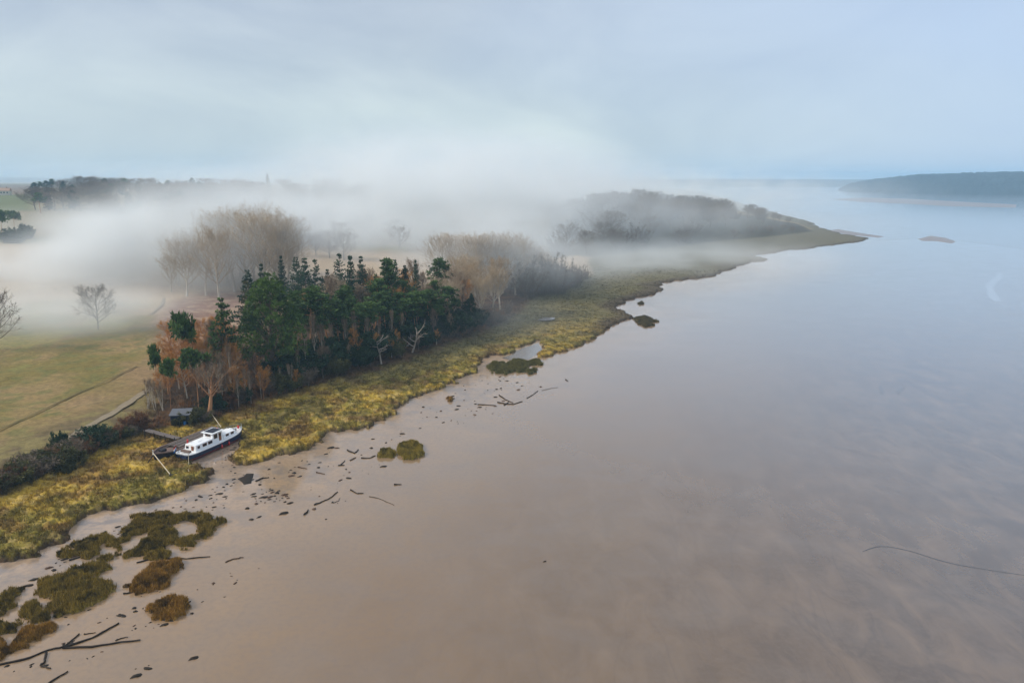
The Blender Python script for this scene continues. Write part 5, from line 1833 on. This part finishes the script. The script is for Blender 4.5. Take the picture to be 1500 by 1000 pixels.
def runnel(pts_px, wd):
    pts = [P(*p) for p in pts_px]
    fine = []
    for i in range(len(pts) - 1):
        p0, p1, p2, p3 = pts[max(i - 1, 0)], pts[i], pts[i + 1], pts[min(i + 2, len(pts) - 1)]
        for k in range(14):
            t_ = k / 14
            fine.append(tuple(0.5 * (2 * p1[c_] + (p2[c_] - p0[c_]) * t_ + (2 * p0[c_] - 5 * p1[c_] + 4 * p2[c_] - p3[c_]) * t_ ** 2 + (3 * p1[c_] - p0[c_] - 3 * p2[c_] + p3[c_]) * t_ ** 3) for c_ in (0, 1)))
    fine.append(pts[-1])
    xs_, ys_ = np.array([p[0] for p in fine]), np.array([p[1] for p in fine])
    dx, dy = np.gradient(xs_), np.gradient(ys_)
    L_ = np.hypot(dx, dy) + 1e-9
    w_ = 0.27 * wd * (0.4 + 1.2 * fbm(xs_ * 0.2, ys_ * 0.2, 19, 3)) * np.minimum(1, np.minimum(np.arange(len(xs_)), np.arange(len(xs_))[::-1]) / 8)
    A_ = np.stack([xs_ - dy / L_ * w_ / 2, ys_ + dx / L_ * w_ / 2, np.full(len(xs_), 0.012)], 1)
    B_ = np.stack([xs_ + dy / L_ * w_ / 2, ys_ - dx / L_ * w_ / 2, np.full(len(xs_), 0.012)], 1)
    n_ = len(xs_)
    f_ = np.array([(i, n_ + i, n_ + i + 1, i + 1) for i in range(n_ - 1)])
    tag(np_mesh('mud_runnel', np.concatenate([A_, B_]), f_, mr), kind='structure')


runnel([(1262, 808), (1290, 800), (1330, 806), (1400, 826), (1520, 845)], 0.9)

# ------------------------------------------------------------------ sky, sun, haze, fog
SUN_EL, SUN_AZ = R(33), R(262)            # azimuth clockwise from +Y
w = bpy.data.worlds.new('World')
scene.world = w
w.use_nodes = True
nt = w.node_tree
nt.nodes.clear()
wo = nt.nodes.new('ShaderNodeOutputWorld')
bg = nt.nodes.new('ShaderNodeBackground')
sky = nt.nodes.new('ShaderNodeTexSky')
sky.sky_type = 'NISHITA'
sky.sun_disc = False
sky.sun_elevation = SUN_EL
sky.sun_rotation = SUN_AZ
sky.air_density = 1.0
sky.dust_density = 2.0
tc = nt.nodes.new('ShaderNodeTexCoord').outputs['Generated']
sx = nt.nodes.new('ShaderNodeSeparateXYZ')
nt.links.new(tc, sx.inputs[0])
z = mnode(nt, 'MAXIMUM', sx.outputs['Z'], 0.0)
grad = ramp(nt, z, [(0.0, (0.60, 0.69, 0.72)), (0.09, (0.58, 0.67, 0.71)), (0.17, (0.52, 0.60, 0.68)), (0.24, (0.45, 0.525, 0.635)), (0.45, (0.52, 0.58, 0.66)), (0.62, (0.62, 0.67, 0.74)), (1.0, (1.2, 1.25, 1.3))])
vec = scaled(nt, tc, (1.0, 1.0, 2.6), (0, R(14), R(20)))
n1 = noise(nt, 3.0, 5, 0.55, vec, 0.5)
n2 = noise(nt, 1.1, 3, 0.5, vec)
cl = ramp(nt, n1, [(0.30, (0.79, 0.82, 0.88)), (0.70, (1.13, 1.11, 1.07))])
grad = mix(nt, 1.0, grad, cl, 'MULTIPLY')
# the cloud thins to the right (east), where blue comes through
xr = mnode(nt, 'MULTIPLY', mnode(nt, 'ADD', sx.outputs['X'], mnode(nt, 'MULTIPLY', mnode(nt, 'SUBTRACT', n2, 0.5), 1.0)), 1.5, True)
thin = mix(nt, mnode(nt, 'MULTIPLY', xr, 0.75), grad, (0.49, 0.63, 0.85))
skyc = mix(nt, 1.0, sky.outputs[0], (0.10, 0.10, 0.10), 'MULTIPLY')
fin = mix(nt, 0.12, thin, skyc)
lift = mix(nt, 1.0, fin, (1.08, 1.08, 1.08), 'MULTIPLY')
nt.links.new(lift, bg.inputs['Color'])
bg.inputs['Strength'].default_value = 1.0
nt.links.new(bg.outputs[0], wo.inputs[0])

sd = bpy.data.lights.new('sun', 'SUN')
sd.energy = 3.2
sd.angle = R(8)
sd.color = (1.0, 0.95, 0.87)
so = bpy.data.objects.new('sun', sd)
COL.objects.link(so)
dirv = Vector((math.sin(SUN_AZ) * math.cos(SUN_EL), math.cos(SUN_AZ) * math.cos(SUN_EL), math.sin(SUN_EL)))
so.rotation_euler = (-dirv).to_track_quat('-Z', 'Y').to_euler()
so.location = (0, 0, 400)

# even air over the whole place
mb = MB()
mb.box((0, 4600, 57), (19200, 10000, 120))
hm, hnt, hout = new_mat('haze_air')
hv = hnt.nodes.new('ShaderNodeVolumePrincipled')
hv.inputs['Color'].default_value = (0.48, 0.76, 1.0, 1)
hv.inputs['Density'].default_value = 0.00019
hnt.links.new(hv.outputs[0], hout.inputs['Volume'])
hz_o = mb.build('haze', hm)
tag(hz_o, kind='stuff')


def fog_bank(px, py, dist, radii, density, seed, rz=0.0, z=None, thresh=0.47, nscale=1.5, color=(0.965, 0.992, 0.995)):
    """Low fog: an ellipsoid of air whose density dies away smoothly to its skin and is broken up by noise."""
    u, v = (px - 750) / FOC, (py - 500) / FOC
    t = dist / (cp - v * sp)
    loc = (u * t, dist, CAM_H - (sp + v * cp) * t if z is None else z)
    bpy.ops.mesh.primitive_ico_sphere_add(subdivisions=3, radius=1.02)
    o = bpy.context.active_object
    o.name = 'fog_bank'
    o.data.name = 'fog_bank'
    o.location, o.scale, o.rotation_euler = loc, radii, (0, 0, rz)
    m, nt, out = new_mat('fog')
    oc = nt.nodes.new('ShaderNodeTexCoord').outputs['Object']
    ln = nt.nodes.new('ShaderNodeVectorMath')
    ln.operation = 'LENGTH'
    nt.links.new(oc, ln.inputs[0])
    fall = nt.nodes.new('ShaderNodeMapRange')
    fall.interpolation_type = 'SMOOTHSTEP'
    fall.inputs['From Min'].default_value = 1.0
    fall.inputs['From Max'].default_value = 0.15
    nt.links.new(ln.outputs['Value'], fall.inputs['Value'])
    pos = scaled(nt, geo_pos(nt), (1, 1, 1.6))
    n = nt.nodes.new('ShaderNodeTexNoise')
    n.noise_dimensions = '3D'
    n.inputs['Scale'].default_value = 0.016 * nscale
    n.inputs['Detail'].default_value = 3.5
    n.inputs['Roughness'].default_value = 0.55
    off = nt.nodes.new('ShaderNodeVectorMath')
    off.inputs[1].default_value = (seed * 131.0, seed * 57.0, seed * 11.0)
    nt.links.new(pos, off.inputs[0])
    nt.links.new(off.outputs[0], n.inputs['Vector'])
    nn = nt.nodes.new('ShaderNodeMapRange')
    nn.interpolation_type = 'SMOOTHSTEP'
    nn.inputs['From Min'].default_value = thresh - 0.15
    nn.inputs['From Max'].default_value = thresh + 0.17
    nt.links.new(n.outputs['Fac'], nn.inputs['Value'])
    d = mnode(nt, 'MULTIPLY', mnode(nt, 'MULTIPLY', fall.outputs[0], nn.outputs[0]), density)
    pv = nt.nodes.new('ShaderNodeVolumePrincipled')
    pv.inputs['Color'].default_value = c4(color)
    pv.inputs['Anisotropy'].default_value = 0.0
    nt.links.new(d, pv.inputs['Density'])
    nt.links.new(pv.outputs[0], out.inputs['Volume'])
    m.cycles.volume_interpolation = 'LINEAR'
    o.data.materials.append(m)
    return tag(o, kind='stuff')


FOG = [
    (125, 452, 228, (36, 24, 13), 0.035, 15, 0.0),        # veil before the lone tree
    (350, 258, 3000, (1900, 900, 80), 0.0022, 13, 0.0),   # mist along the horizon
    (940, 318, 560, (180, 75, 34), 0.009, 14, 0.0),       # before the wood on the point
    # px, py, distance, radii, density, seed, rz
    (70, 390, 335, (110, 70, 20), 0.034, 1, 0.25),        # over the left field
    (200, 372, 345, (58, 60, 27), 0.055, 2, 0.0),
    (85, 455, 240, (85, 60, 15), 0.018, 9, 0.1),         # thin mist round the lone tree
    (430, 340, 530, (170, 90, 30), 0.030, 3, 0.1),        # between the grove and the far wood
    (230, 325, 560, (190, 60, 20), 0.020, 12, 0.1),       # at the foot of the far wood
    (640, 310, 560, (200, 150, 74), 0.028, 4, 0.0),       # the plume over the wood
    (680, 262, 860, (300, 220, 62), 0.014, 5, 0.0),
    (900, 285, 1250, (600, 330, 62), 0.008, 6, 0.0),      # behind the point
    (930, 390, 440, (190, 100, 20), 0.020, 7, 0.3),       # thin mist over the far marsh
    (320, 345, 318, (95, 50, 32), 0.070, 8, 0.0),         # in the crowns of the bare grove
    (740, 365, 322, (75, 50, 26), 0.042, 10, 0.0),        # in the bare clump right of the pines
    (690, 470, 235, (45, 30, 12), 0.010, 11, 0.4),        # wisps at the right end of the wood
]
for f in FOG:
    fog_bank(*f)

# ------------------------------------------------------------------ render settings
scene.view_settings.view_transform = 'Standard'
scene.view_settings.look = 'None'
scene.view_settings.exposure = 0.08
scene.view_settings.gamma = 1.0
scene.view_settings.use_curve_mapping = False
c = scene.cycles
c.max_bounces = 6
c.diffuse_bounces = 2
c.glossy_bounces = 2
c.transparent_max_bounces = 24
c.volume_bounces = 2
c.volume_step_rate = 1.0
c.volume_max_steps = 128
c.use_adaptive_sampling = True
c.adaptive_threshold = 0.02
c.use_denoising = True
